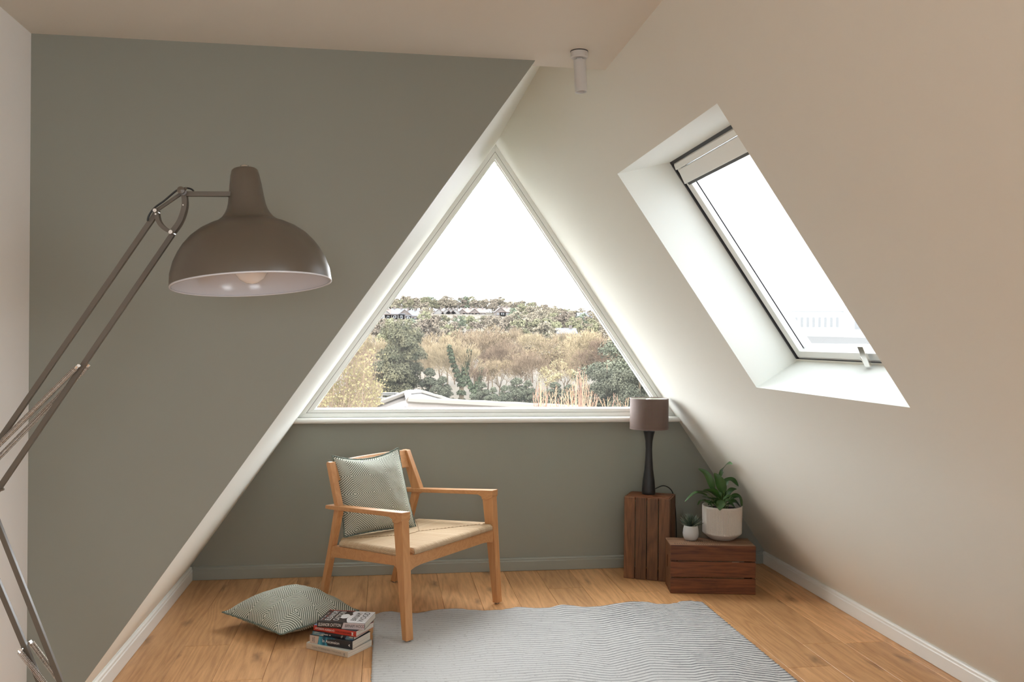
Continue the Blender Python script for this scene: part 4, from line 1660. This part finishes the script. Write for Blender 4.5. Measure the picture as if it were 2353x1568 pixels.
# foot
q = MB()
q.lathe([(0, 0.0005), (.165, 0.0005), (.168, .004), (.168, .016), (.162, .022), (.03, .026), (.022, .045), (.020, .20), (.0, .20)], 64, Vector((-.692, LY, 0))-FL0)
q.build('base', M['taupe'], fl, smooth=False, bevel=.001)
for dy in (-.013, .013):
    q = MB()
    q.prism([Vector((x, LY+dy-.0012, z))-FL0 for x, z in ((-.712, .18), (-.672, .18), (-.655, .25), (-.69, .268), (-.728, .25))], (0, .0024, 0))
    fix_normals(q.build('foot_bracket', M['taupe'], fl, bevel=.001))
pin('screw', foot1, .006, -.021, .021)
pin('screw', foot2, .006, -.021, .021)
# cable over the head joint
q = MB()
cab = [(339, 508, -.012), (342, 496, -.013), (355, 478, -.014), (378, 461, -.014), (403, 440, -.014), (416, 434, -.012), (430, 432.5, 0), (440, 435, .0), (446, 440, 0)]
P = [lp(*c_) for c_ in cab]
PP = []
for i in range(len(P)-1):
    p0, p1, p2, p3 = P[max(i-1, 0)], P[i], P[i+1], P[min(i+2, len(P)-1)]
    for k in range(5):
        t = k/5
        PP.append(.5*((2*p1)+(p2-p0)*t+(2*p0-5*p1+4*p2-p3)*t*t+(3*p1-p0-3*p2+p3)*t**3))
q.tube(PP, .0024, 8)
q.build('power_cord', M['bl_cable'], fl, smooth=True)
# small print inside the rim

# ================================================================== OUTSIDE
ORD = ['leftmost', 'second from the left', 'third from the left', 'fourth from the left', 'fifth from the left', 'sixth from the left', 'seventh from the left', 'eighth from the left', 'ninth from the left', 'tenth from the left', 'fourth from the right', 'third from the right', 'second from the right', 'rightmost']
def smooth(a, b, x):
    t = max(0, min(1, (x-a)/(b-a)))
    return t*t*(3-2*t)


def ground(X, Y):
    pts = [(0, -6.2), (60, -6.2), (100, -6.0), (150, -5.6), (200, -4.9), (250, -3.0), (300, 0.0), (350, 3.6), (450, 10.8), (600, 20.5), (640, 21.0), (800, 14.0)]
    z = pts[-1][1]
    for (a, za), (b, zb) in zip(pts, pts[1:]):
        if a <= Y <= b:
            z = za+(zb-za)*(Y-a)/(b-a)
            break
    if Y > 250:
        k = smooth(60, 150, X*600/max(Y, 1))
        z = z*(1-k) + (-3+(z+3)*.62)*k
        k = smooth(-10, -60, X*600/max(Y, 1))
        z = z*(1-k) + (-3+(z+3)*.86)*k
    return z


q = MB()
xs = [-260+20*i for i in range(60)]
yg = [8, 30, 60, 100, 150, 200, 250, 300, 350, 400, 450, 500, 550, 600, 640, 800, 1100]
for Y_ in yg:
    for X_ in xs:
        q.v.append((X_, Y_, ground(X_, Y_)))
nx_ = len(xs)
for j in range(len(yg)-1):
    for i in range(nx_-1):
        a = j*nx_+i
        q.f.append((a, a+1, a+nx_+1, a+nx_)); q.m.append(0); q.uv.append([(0, 0)]*4)
tag(q.build('hillside', M['grass'], smooth=True), kind='structure')


def limb(q, p0, p1, r0, r1, m=0):
    t = (p1-p0)
    if t.length < 1e-6: return
    t.normalize()
    x = t.orthogonal().normalized()
    y = t.cross(x)
    vs = []
    for p, r_ in ((p0, r0), (p1, r1)):
        for k in range(3):
            a = 2*PI*k/3
            vs.append(p+(x*math.cos(a)+y*math.sin(a))*r_)
    q.add(vs, [(0, 1, 4, 3), (1, 2, 5, 4), (2, 0, 3, 5)], m)


def bare_tree(seed, H=10, fork=.28, spread=.62, tw=1.0, buds=0, levels=6):
    """leafless tree: trunk mesh data and twig mesh data (unit: metres, base at origin)"""
    r = random.Random(seed)
    tr, tw_ = MB(), MB()

    def grow(p, d, L, rad, lv):
        n = 2 if lv < 3 else 1
        for i in range(n):
            d = (d+Vector((r.uniform(-1, 1), r.uniform(-1, 1), r.uniform(-.3, .6)))*.13).normalized()
            e = p+d*L/n
            limb(tr if lv < 3 else tw_, p, e, max(rad, .017), max(rad*.78, .014))
            p = e
            rad *= .8
        if lv >= levels:
            if buds and r.random() < buds:
                s = .09
                o = Vector((r.uniform(-1, 1), r.uniform(-1, 1), r.uniform(-1, 1))).normalized()*s
                o2 = o.orthogonal().normalized()*s
                tw_.add([p-o, p+o2, p+o, p-o2], [(0, 1, 2, 3)], 1)
            return
        k = 4 if lv in (1, 2, 3) else 3
        for i in range(k):
            az = 2*PI*(i+r.random()*.8)/k
            sp_ = spread*(.45+.75*r.random())
            x = d.orthogonal().normalized()
            y = d.cross(x)
            nd = (d*math.cos(sp_)+(x*math.cos(az)+y*math.sin(az))*math.sin(sp_)+Vector((0, 0, .16))).normalized()
            grow(p, nd, L*r.uniform(.62, .86), rad*(.62 if lv else .7), lv+1)
    grow(Vector((0, 0, 0)), Vector((0, 0, 1)), H*fork, H*.016, 0)
    zmax = max(v[2] for v in tw_.v)
    return tr, tw_, zmax


def leafy(seed, shape, n, size, squash=1.0, m=0, inner=.35, droop=0):
    """crown built of many small leaf sprays; shape(r) -> point in unit crown"""
    r = random.Random(seed)
    q = MB()
    for _ in range(n):
        p, nrm = shape(r)
        s = size*r.uniform(.5, 1.3)
        a = (nrm+Vector((r.uniform(-1, 1), r.uniform(-1, 1), r.uniform(-1, 1)))*.8).normalized()
        x = a.orthogonal().normalized()
        x = Matrix.Rotation(r.uniform(0, 6.28), 3, a) @ x
        y = a.cross(x)
        q.add([p-x*s, p-y*s*.45, p+x*s+Vector((0, 0, -droop*s)), p+y*s*.45], [(0, 1, 2, 3)], m)
    return q


def lumpy(r, lumps, zlo=0):
    c, rad = r.choice(lumps)
    d = Vector((r.gauss(0, 1), r.gauss(0, 1), r.gauss(0, 1))).normalized()
    if d.z < -.3: d.z *= -.4
    return c+Vector((d.x*rad, d.y*rad, d.z*rad*.9))*r.uniform(.72, 1.04), d


def mk_lumps(seed, n, R_, H0, H1, rad):
    r = random.Random(seed)
    out = []
    for i in range(n):
        t = r.random()
        z = H0+(H1-H0)*t
        rr_ = R_*math.sqrt(max(.05, 1-((t-.4)/.62)**2))*math.sqrt(r.random())
        a = r.uniform(0, 6.28)
        out.append((Vector((math.cos(a)*rr_, math.sin(a)*rr_, z)), rad*r.uniform(.7, 1.2)))
    return out


def mesh_of(q, name, mats):
    o = q.build(name, mats)
    me = o.data
    bpy.data.objects.remove(o)
    return me


def put(name, X_, Y_, z_, parts, scale, rz, **tags):
    e = empty(name, (X_, Y_, z_), rz, **tags)
    e.scale = scale
    for pn, me in parts:
        o = bpy.data.objects.new(pn, me)
        COL.objects.link(o)
        o.parent = e
    return e


def single(name, X_, Y_, z_, me, scale, rz, **tags):
    o = bpy.data.objects.new(name, me)
    COL.objects.link(o)
    o.location = (X_, Y_, z_)
    o.rotation_euler = (0, 0, rz)
    o.scale = scale
    return tag(o, **tags)


rt = random.Random(21)
# --- templates
BT = []
for sd, fk, spd, bd in ((1, .22, .60, 0), (2, .26, .52, 0), (3, .20, .66, 0), (4, .24, .55, .5)):
    tr, tw_, zm = bare_tree(sd, 10, fk, spd, buds=bd)
    BT.append((mesh_of(tr, 'trunk', M['bark']), mesh_of(tw_, 'twigs', [M['twig'], M['bud']]), zm))
FT = []
for sd, nl in ((5, 26), (6, 20), (7, 30)):
    L_ = mk_lumps(sd, nl, 3.4, 2.6, 8.4, 1.25)
    FT.append(L_)
farm = {}
for nm, mt in (('brown', 'brown_crown'), ('olive', 'olive_crown'), ('green', 'green_crown')):
    farm[nm] = []
    for i, L_ in enumerate(FT):
        q = leafy(30+i, lambda r: lumpy(r, L_), 1700, .40)
        for k in range(5):
            a = k*1.3+i
            limb(q, Vector((0, 0, 0)), Vector((math.cos(a)*1.2, math.sin(a)*1.2, 5)), .22, .07, 1)
        farm[nm].append(mesh_of(q, 'far_tree', [M[mt], M['bark']]))

# --- wooded hillside beyond the park, single trees
n_far = 0
FL = {'brown': 'bare brown tree in the wood on the far hillside', 'olive': 'yellow-green budding tree in the wood on the far hillside', 'green': 'dark evergreen tree in the wood on the far hillside'}
rows = [(215, 9), (245, 9), (280, 10), (315, 10), (350, 11), (390, 12), (430, 13), (475, 13), (520, 14), (560, 14), (585, 10), (600, 8), (618, 8)]
for Y_, st_ in rows:
    xl, xr = at(715, 760, Y_).x, at(1500, 760, Y_).x
    step = st_*.60
    X_ = xl - rt.uniform(0, step)
    while X_ < xr:
        x = X_+rt.uniform(-2, 2)
        y = Y_+rt.uniform(-9, 9)
        pxx = 1176.5+FPX*((Vector((x, y, 0))-EYE).dot(_r))/((Vector((x, y, 0))-EYE).dot(_f))
        # clearings where the houses stand
        skip = (Y_ in (560, 520) and 990 < pxx < 1120) or (Y_ in (475, 430) and 880 < pxx < 960) or (Y_ in (315,) and 1270 < pxx < 1330)
        if not skip:
            k = rt.choices(['brown', 'olive', 'green'], [.66, .25, .09])[0]
            h = rt.uniform(7.0, 10.5)/9.0*(1.15 if Y_ >= 600 else (.8 if Y_ < 260 else 1.0))
            lim_ = 729 if (985 < pxx < 1170 and y < 552) else (738 if (872 < pxx < 972 and y < 468) else (777 if (1284 < pxx < 1326 and y < 304) else 0))
            if lim_:
                zt_ = 1.5+(784-lim_)/2037.0*y
                h = min(h, (zt_-ground(x, y)+.6)/9.2)
                if h < .3:
                    X_ += step
                    continue
            w_ = h*rt.uniform(.85, 1.25)
            single('tree', x, y, ground(x, y)-.6, rt.choice(farm[k]), (w_, w_, h), rt.uniform(0, 6.28),
                   label=FL[k], cat='tree', group='%s trees on the hillside' % k)
            n_far += 1
        X_ += step

# --- nearer bare trees at the foot of the hill
mid = [(1010, 762, 118, 0), (975, 790, 105, 1), (1092, 752, 122, 2), (1150, 776, 100, 1), (1182, 792, 112, 0), (1262, 768, 104, 3),
       (1235, 800, 92, 1), (1345, 752, 100, 2), (1300, 786, 110, 3), (1385, 770, 96, 0), (1120, 742, 150, 3), (1045, 775, 140, 0), (1225, 762, 145, 2),
       (1290, 758, 150, 0), (1410, 786, 120, 2), (960, 772, 150, 2), (860, 760, 96, 1), (842, 800, 88, 0), (1170, 750, 170, 1), (1360, 760, 165, 3), (1070, 760, 175, 1), (1440, 800, 130, 1)]
rm_ = random.Random(77)
for _ in range(30):
    mid.append((rm_.uniform(850, 1450), rm_.uniform(785, 830), rm_.uniform(85, 150), rm_.choice((0, 1, 2, 3))))
for _ in range(16):
    mid.append((rm_.uniform(440, 830), rm_.uniform(755, 800), rm_.uniform(90, 170), rm_.choice((0, 1, 2, 3))))
for _ in range(9):
    mid.append((rm_.uniform(1460, 1660), rm_.uniform(760, 800), rm_.uniform(90, 170), rm_.choice((0, 1, 2, 3))))
for i, (px, ty, D, k) in enumerate(mid):
    p = at(px, ty, D)
    z0 = ground(p.x, p.y)
    trk, twg, zm = BT[k]
    s_ = (p.z-z0)/zm
    put('bare_tree', p.x, D, z0, [('trunk', trk), ('twigs', twg)], (s_*rt.uniform(.85, 1.0), s_*.95, s_), rt.uniform(0, 6.28),
        label='leafless tan tree with a fan of fine twigs at the foot of the hill', cat='tree', group='leafless trees at the foot of the hill')

# --- big evergreen on the left
L_ = mk_lumps(9, 95, 1.45, .8, 7.5, .62)
L_ = [(Vector((c_.x*(1.0 if c_.z < 6 else .75), c_.y, c_.z)), r_) for c_, r_ in L_]
q = leafy(41, lambda r: lumpy(r, L_), 52000, .078, droop=.5)
big_me = mesh_of(q, 'foliage', M['fir'])
q = MB()
q.tube([Vector((0, 0, 0)), Vector((.1, 0, 4)), Vector((0, 0, 7.4))], [.3, .2, .05], 8)
trk_me = mesh_of(q, 'trunk', M['bark'])
p = at(922, 724, 62)
z0 = ground(p.x, 62)
s_ = (p.z-z0)/8.1
put('evergreen_tree', p.x, 62, z0, [('foliage', big_me), ('trunk', trk_me)], (s_*.98, s_*.98, s_), 1.0, label='tall dark evergreen tree, the largest, behind the pink roof', cat='tree')

# --- ivy-clad and dark conifer shrubs along the park edge
def cone(r, H, R_):
    t = r.random()**.75
    a = r.uniform(0, 6.28)
    lay = (t*9) % 1.0
    rr_ = R_*(1-t)*(.75+.35*lay)*r.uniform(.75, 1.05)
    return Vector((math.cos(a)*rr_, math.sin(a)*rr_, H*t)), Vector((math.cos(a), math.sin(a), .4))


LC = []
rc_ = random.Random(52)
for _ in range(46):
    t_ = rc_.random()**.85
    a_ = rc_.uniform(0, 6.28)
    w0 = 1.75*(1-t_)**.7*math.sqrt(rc_.random())
    LC.append((Vector((math.cos(a_)*w0, math.sin(a_)*w0, .3+5.2*t_)), .30+.38*(1-t_)))
q = leafy(51, lambda r: lumpy(r, LC), 13000, .085, droop=.3)
con_me = mesh_of(q, 'foliage', M['dark_fir'])
q = MB()
q.tube([Vector((0, 0, 0)), Vector((0, 0, 5.6))], [.14, .04], 6)
ctrk = mesh_of(q, 'trunk', M['bark'])
shr = [(990, 838, 62, 1.25), (1018, 858, 58, 1.2), (1108, 872, 60, 1.1), (1132, 884, 56, 1.2), (1188, 862, 60, 1.5), (1212, 868, 58, 1.2), (1160, 880, 57, 1.1),
       (1243, 892, 55, 1.3), (1275, 872, 62, 1.5), (1310, 878, 60, 1.6), (1345, 884, 58, 1.6), (842, 870, 60, 1.0), (1085, 900, 52, 1.1), (1000, 880, 50, 1.1)]
shr.sort()
for ci, (px, ty, D, ws) in enumerate(shr):
    p = at(px, ty, D)
    z0 = at(px, 945, D).z - 1.0
    s_ = (p.z-z0)/6
    put('conifer', p.x, D, z0, [('foliage', con_me), ('trunk', ctrk)], (s_*ws, s_*ws, s_), rt.uniform(0, 6.28),
        label='small dark green conifer along the park edge, %s of the fourteen' % ORD[ci], cat='tree', group='small conifers along the park edge')
L_ = mk_lumps(61, 44, 2.0, .4, 5.0, .75)
q = leafy(62, lambda r: lumpy(r, L_), 26000, .072, droop=.3)
hol = mesh_of(q, 'foliage', M['dark_fir'])
for px, ty, D, ws, lb in [(1428, 770, 44, 1.15, 'broad dark evergreen tree at the right, behind the lamp shade side of the window'), (1395, 838, 40, 1.1, 'rounded dark evergreen bush at the lower right of the gable view'), (1470, 828, 38, 1.0, 'dark evergreen bush nearest the right corner of the gable window')]:
    p = at(px, ty, D)
    z0 = at(px, 950, D).z-1.5
    s_ = (p.z-z0)/5.6
    put('evergreen_bush', p.x, D, z0, [('foliage', hol), ('trunk', ctrk)], (s_*ws, s_*ws, s_), rt.uniform(0, 6), label=lb, cat='bush')
# two forked trees wrapped in ivy
for px, ty, D, lb in ((1060, 790, 64, 'forked tree thickly wrapped in green ivy beside the pink roof'), (1090, 836, 70, 'smaller ivy-covered tree right of the thick forked one')):
    p = at(px, ty, D)
    z0 = at(px, 950, D).z-1.0
    H_ = p.z-z0
    stems = [[(0, 0, 0), (.05, 0, H_*.5), (-.62, 0, H_*.78), (-.95, .1, H_)], [(0, 0, 0), (.05, 0, H_*.5), (.42, .1, H_*.75), (.62, .2, H_*.95)]]
    q = MB()
    L_ = []
    for st_ in stems:
        q.tube(st_, [.22, .17, .09, .04], 6)
        for (a, b) in zip(st_, st_[1:]):
            for k in range(5):
                c_ = Vector(a).lerp(Vector(b), k/5)
                L_.append((c_, .36*(1-.72*c_.z/H_)+.09))
    tm = mesh_of(q, 'trunk', M['bark'])
    q = leafy(71, lambda r: lumpy(r, L_), 7000, .085, droop=.2)
    im = mesh_of(q, 'ivy', M['ivy'])
    iv = put('ivy_clad_tree', p.x, D, z0, [('trunk', tm), ('ivy', im), ('twigs', BT[1][1])], (1, 1, 1), 0, label=lb, cat='tree')
    for o in iv.children:
        if o.name.startswith('twigs'): o.scale = (H_/BT[1][2]*1.0,)*2+(H_/BT[1][2]*1.1,)

# --- houses on the hill
def house(px, by, D, w_, h_, dep, roof, wall, label, group=None, gable_front=True, rz=0.0, wins=2, roof_h=None, chim=True):
    p = at(px, by, D)
    t = empty('house', (p.x, D, p.z), rz, label=label, cat='house', group=group)
    q = MB()
    rh = roof_h or w_*.42
    if gable_front:
        q.prism([(-w_/2, 0, -6), (w_/2, 0, -6), (w_/2, 0, h_), (0, 0, h_+rh), (-w_/2, 0, h_)], (0, dep, 0))
    else:
        q.box((-w_/2, 0, -6), (w_/2, dep, h_))
        q.prism([(-w_/2, 0, h_), (-w_/2, dep, h_), (-w_/2, dep/2, h_+rh)], (w_, 0, 0))
    fix_normals(q.build('walls', M[wall], t))
    q = MB()
    e, th = .35, .25
    if gable_front:
        for s in (-1, 1):
            q.prism([(0, -e, h_+rh), (s*(w_/2+e), -e, h_-e*.8), (s*(w_/2+e), -e, h_-e*.8+th), (0, -e, h_+rh+th)], (0, dep+2*e, 0))
    else:
        for y0 in (-e, dep+e):
            q.prism([(-w_/2-e, dep/2, h_+rh), (-w_/2-e, y0, h_-.2), (-w_/2-e, y0, h_-.2+th), (-w_/2-e, dep/2, h_+rh+th)], (w_+2*e, 0, 0))
    fix_normals(q.build('roof', M[roof], t))
    if chim:
        q = MB()
        q.box((w_*.18, dep*.4, h_+rh*.4), (w_*.18+.9, dep*.4+.9, h_+rh+1.2))
        q.build('chimney', M['brick'], t)
    for k in range(wins):
        for lv in range(2):
            x = -w_/2+w_*(k+.5)/wins
            z = h_*.62-lv*2.6
            if z < -1: continue
            q = MB()
            q.box((x-.65, -.08, z-.6), (x+.65, .05, z+.6))
            wv = q.build('window', M['render'], t)
            q = MB()
            q.box((x-.52, -.11, z-.48), (x+.52, -.06, z+.48))
            q.build('pane', M['housewin'], wv)
    return t


M['housewin'] = M['winglass']
for i, px in enumerate((1008, 1026, 1036, 1046)):
    house(px, 731, 540, 6.0, 3.0, 9, 'redroof', 'render', 'white-gabled house on the hill crest, %s of the four' % ORD[i], 'white-gabled houses on the hill crest', wins=1)
for i, (px, by) in enumerate(((1062, 733), (1076, 731), (1090, 732), (1104, 731), (1150, 729), (1160, 729))):
    house(px, by, 545, 6.5, 3.2, 8, 'redroof', 'brick', 'red-roofed brick house on the hill crest, %s' % ORD[i], 'brick houses on the hill crest', gable_front=(i % 2 == 0), wins=2)
for i, (px, by) in enumerate(((884, 740), (899, 739), (915, 738), (930, 740), (947, 742), (962, 745))):
    house(px, by, 460, 6.5, 3.6, 8, ('slate', 'redroof')[i % 2], ('render', 'brick')[i % 2], ('pale slate-roofed house above the tall evergreen, %s' % ORD[i], 'red-roofed brick house above the tall evergreen, %s' % ORD[i])[i % 2], 'houses left of the hill crest', gable_front=(i % 3 == 0), wins=2)
house(1304, 779, 300, 6.5, 1.8, 5.5, 'slate', 'render', 'white house with a grey slate roof alone on the right of the hillside', gable_front=False, wins=3, roof_h=1.7)
house(1345, 742, 480, 8, 3, 6, 'slate', 'render', 'long low house with a slate roof at the far right of the hill', gable_front=False, wins=3, roof_h=2.4)

# --- pale building seen through the roof window
p = at(1880, 757, 420)
t = empty('hall_building', (p.x, 420, p.z), -.45, label='long pale stone building with a tower and an arched gable, seen through the roof window', cat='building')
q = MB(); q.box((-16, 0, -14), (12, 14, 9)); q.build('walls', M['palestone'], t)
q = MB(); q.prism([(-16.5, -.5, 9), (-16.5, 14.5, 9), (-16.5, 7, 13)], (29, 0, 0)); fix_normals(q.build('roof', M['palestone'], t))
q = MB(); q.box((-23, -1, -14), (-16, 7, 18)); q.build('tower', M['palestone'], t)
q = MB(); q.prism([(12, -2, -14), (26, -2, -14), (26, -2, 12), (19, -2, 19), (12, -2, 12)], (0, 16, 0)); fix_normals(q.build('gable', M['palestone'], t))
for k in range(9):
    q = MB(); q.box((-14+k*2.8, -.15, 1), (-12.8+k*2.8, 0, 6)); q.build('window', M['winglass'], t)
q = MB(); q.prism([(17, -2.15, 0), (21, -2.15, 0), (21, -2.15, 8), (19, -2.15, 11), (17, -2.15, 8)], (0, .14, 0)); fix_normals(q.build('arched_window', M['winglass'], t))

# --- neighbouring bungalow roof just below the window
t = empty('bungalow', (2.0, 24, -5.5), label='neighbouring bungalow roof with pink-grey tiles and a grey hipped end', cat='house')
bo = Vector(t.location)
A1, A2 = at(936, 905.5, 25.5), at(963.5, 903, 27.5)
V, Lf, V2, E_ = at(941, 922.5, 23.0), at(845, 939, 24.5), at(1345, 943, 20.0), at(1060, 931, 30)
dn = Vector((0, -3.2, -1.9))
def poly(name, pts, m_, th=.12):
    q = MB()
    nn = (Vector(pts[1])-Vector(pts[0])).cross(Vector(pts[2])-Vector(pts[0])).normalized()
    if nn.z < 0: nn = -nn
    q.prism([Vector(p)-bo for p in pts], -nn*th)
    return fix_normals(q.build(name, M[m_], t))
poly('roof_front', [Lf, A1, V, V2, V2+dn, Lf+dn*1.0], 'tilepink')
poly('roof_end', [A1, A2, E_, V2+Vector((.3, .6, -.02)), V], 'tilegrey')
q = MB()
for a, b in ((Lf, A1), (A1, A2), (A1, V), (V, V2), (A2, E_)):
    n_ = max(2, int((b-a).length/.45))
    q2 = [a.lerp(b, i/n_)-bo+Vector((0, 0, .02)) for i in range(n_+1)]
    q.tube(q2, [.085+.012*(i % 2) for i in range(n_+1)], 7)
q.build('ridge_tiles', M['ridge'], t)
q = MB()
q.box((-5.5, -.5, .2), (6, 4, 4.2))
q.build('walls', M['brick'], t)

# --- white tubular frame (football cage) left of the bungalow
p0, p1 = at(831, 904, 38), at(916, 904, 38)
q0 = at(831, 945, 38)
t = empty('goal_cage', (p0.x, 38, q0.z), label='white tubular metal frame standing left of the bungalow roof', cat='frame')
go = Vector(t.location)
hz = p0.z-q0.z
Wd = p1.x-p0.x
for x in (0, Wd*.38, Wd):
    q = MB(); q.tube([Vector((x, 0, 0)), Vector((x, 0, hz))], .035, 6); q.build('post', M['galv'], t)
for z in (hz, hz*.72, hz*.42):
    q = MB(); q.tube([Vector((0, 0, z)), Vector((Wd, 0, z))], .03, 6); q.build('rail', M['galv'], t)
q = MB(); q.tube([Vector((Wd*.55, .5, 0)), Vector((Wd*.55, .5, hz*.86)), Vector((Wd*.93, .5, hz*.86)), Vector((Wd*.93, .5, 0))], .03, 6); q.build('inner_hoop', M['galv'], t)

# --- orange-stemmed shrubs close to the house
for gi, (xa, xb, D, n_, hts) in enumerate([(1226, 1262, 11.5, 11, (862, 905)), (1262, 1292, 12.0, 6, (880, 915)), (1290, 1375, 11.0, 26, (828, 915)), (1376, 1450, 12.0, 8, (895, 932))]):
    pc = at((xa+xb)/2, 960, D)
    t = empty('orange_stemmed_shrub', (pc.x, D, -1.6), label=['upright orange-stemmed shrub at the left of the orange row', 'sparse short orange-stemmed shrub second from left in the row', 'tallest and fullest orange-stemmed shrub below the big bare trees', 'low scattered orange-stemmed shrub nearest the table lamp'][gi], cat='shrub')
    oo = Vector(t.location)
    for k in range(n_):
        f = (k+.5)/n_
        pxx = xa+(xb-xa)*f+rt.uniform(-3, 3)
        mid_ = 1-abs(2*f-1)
        top_ = hts[1]+(hts[0]-hts[1])*(mid_*rt.uniform(.5, 1.0) if n_ > 8 else rt.random())
        D_ = D+rt.uniform(-.4, .4)
        tp_ = at(pxx, top_, D_)-oo
        bs = at(xa+(xb-xa)*(.25+.5*f), 990, D_)-oo
        m_ = bs.lerp(tp_, .5)+Vector((rt.uniform(-.03, .03), 0, 0))
        q = MB()
        q.tube([bs, m_, bs.lerp(tp_, .8)+Vector((rt.uniform(-.015, .015), 0, 0)), tp_], [.0075, .0062, .0045, .002], 5)
        for z_ in range(5):
            c_ = bs.lerp(tp_, .3+.14*z_)
            sd = Vector((rt.choice((-1, 1))*.03, 0, .07))
            q.tube([c_, c_+sd], [.004, .001], 3)
        q.build('stem', M['orange'], t)

# --- tangled shrub with yellow buds at the left
pc = at(770, 960, 9.5)
t = empty('yellow_budded_shrub', (pc.x, 9.5, -2.0), label='tangled twiggy shrub with yellow buds at the left corner of the gable window', cat='shrub')
oo = Vector(t.location)
q = MB()
qb = MB()
for k in range(150):
    xa = rt.uniform(690, 850)
    D_ = 9.5+rt.uniform(-.9, .9)
    b0 = at(xa, 985, D_)-oo
    lim = 945-(xa-690)*.2
    tx = xa+rt.uniform(-20, 90)
    hi_ = rt.uniform(800, 915) if tx < 860 else rt.uniform(880, 925)
    if k < 10: hi_, tx = rt.uniform(790, 840), xa+rt.uniform(30, 70)
    t0 = at(min(tx, 872), hi_, D_)-oo
    pts = [b0, b0.lerp(t0, .4)+Vector((rt.uniform(-.05, .05), rt.uniform(-.05, .05), .03)), b0.lerp(t0, .75)+Vector((rt.uniform(-.05, .05), 0, .04)), t0]
    q.tube(pts, [.006, .0045, .003, .0012], 4)
    for z_ in range(16):
        f = .3+.7*rt.random()
        c_ = b0.lerp(t0, f)+Vector((rt.uniform(-.03, .03), rt.uniform(-.03, .03), rt.uniform(0, .05)))
        e = c_+Vector((rt.uniform(-.09, .09), rt.uniform(-.05, .05), rt.uniform(-.02, .10)))
        q.tube([c_, e], [.0018, .0008], 3)
        for w_ in range(2):
            c2 = c_.lerp(e, rt.random())
            s = .009
            qb.add([c2+Vector((-s, 0, 0)), c2+Vector((0, s, -s)), c2+Vector((s, 0, 0)), c2+Vector((0, -s, s))], [(0, 1, 2, 3)])
tag(q.build('twigs', M['twignear'] if 'twignear' in M else M['twig'], t), kind='stuff')
tag(qb.build('buds', M['budnear'] if 'budnear' in M else M['bud'], t), kind='stuff')
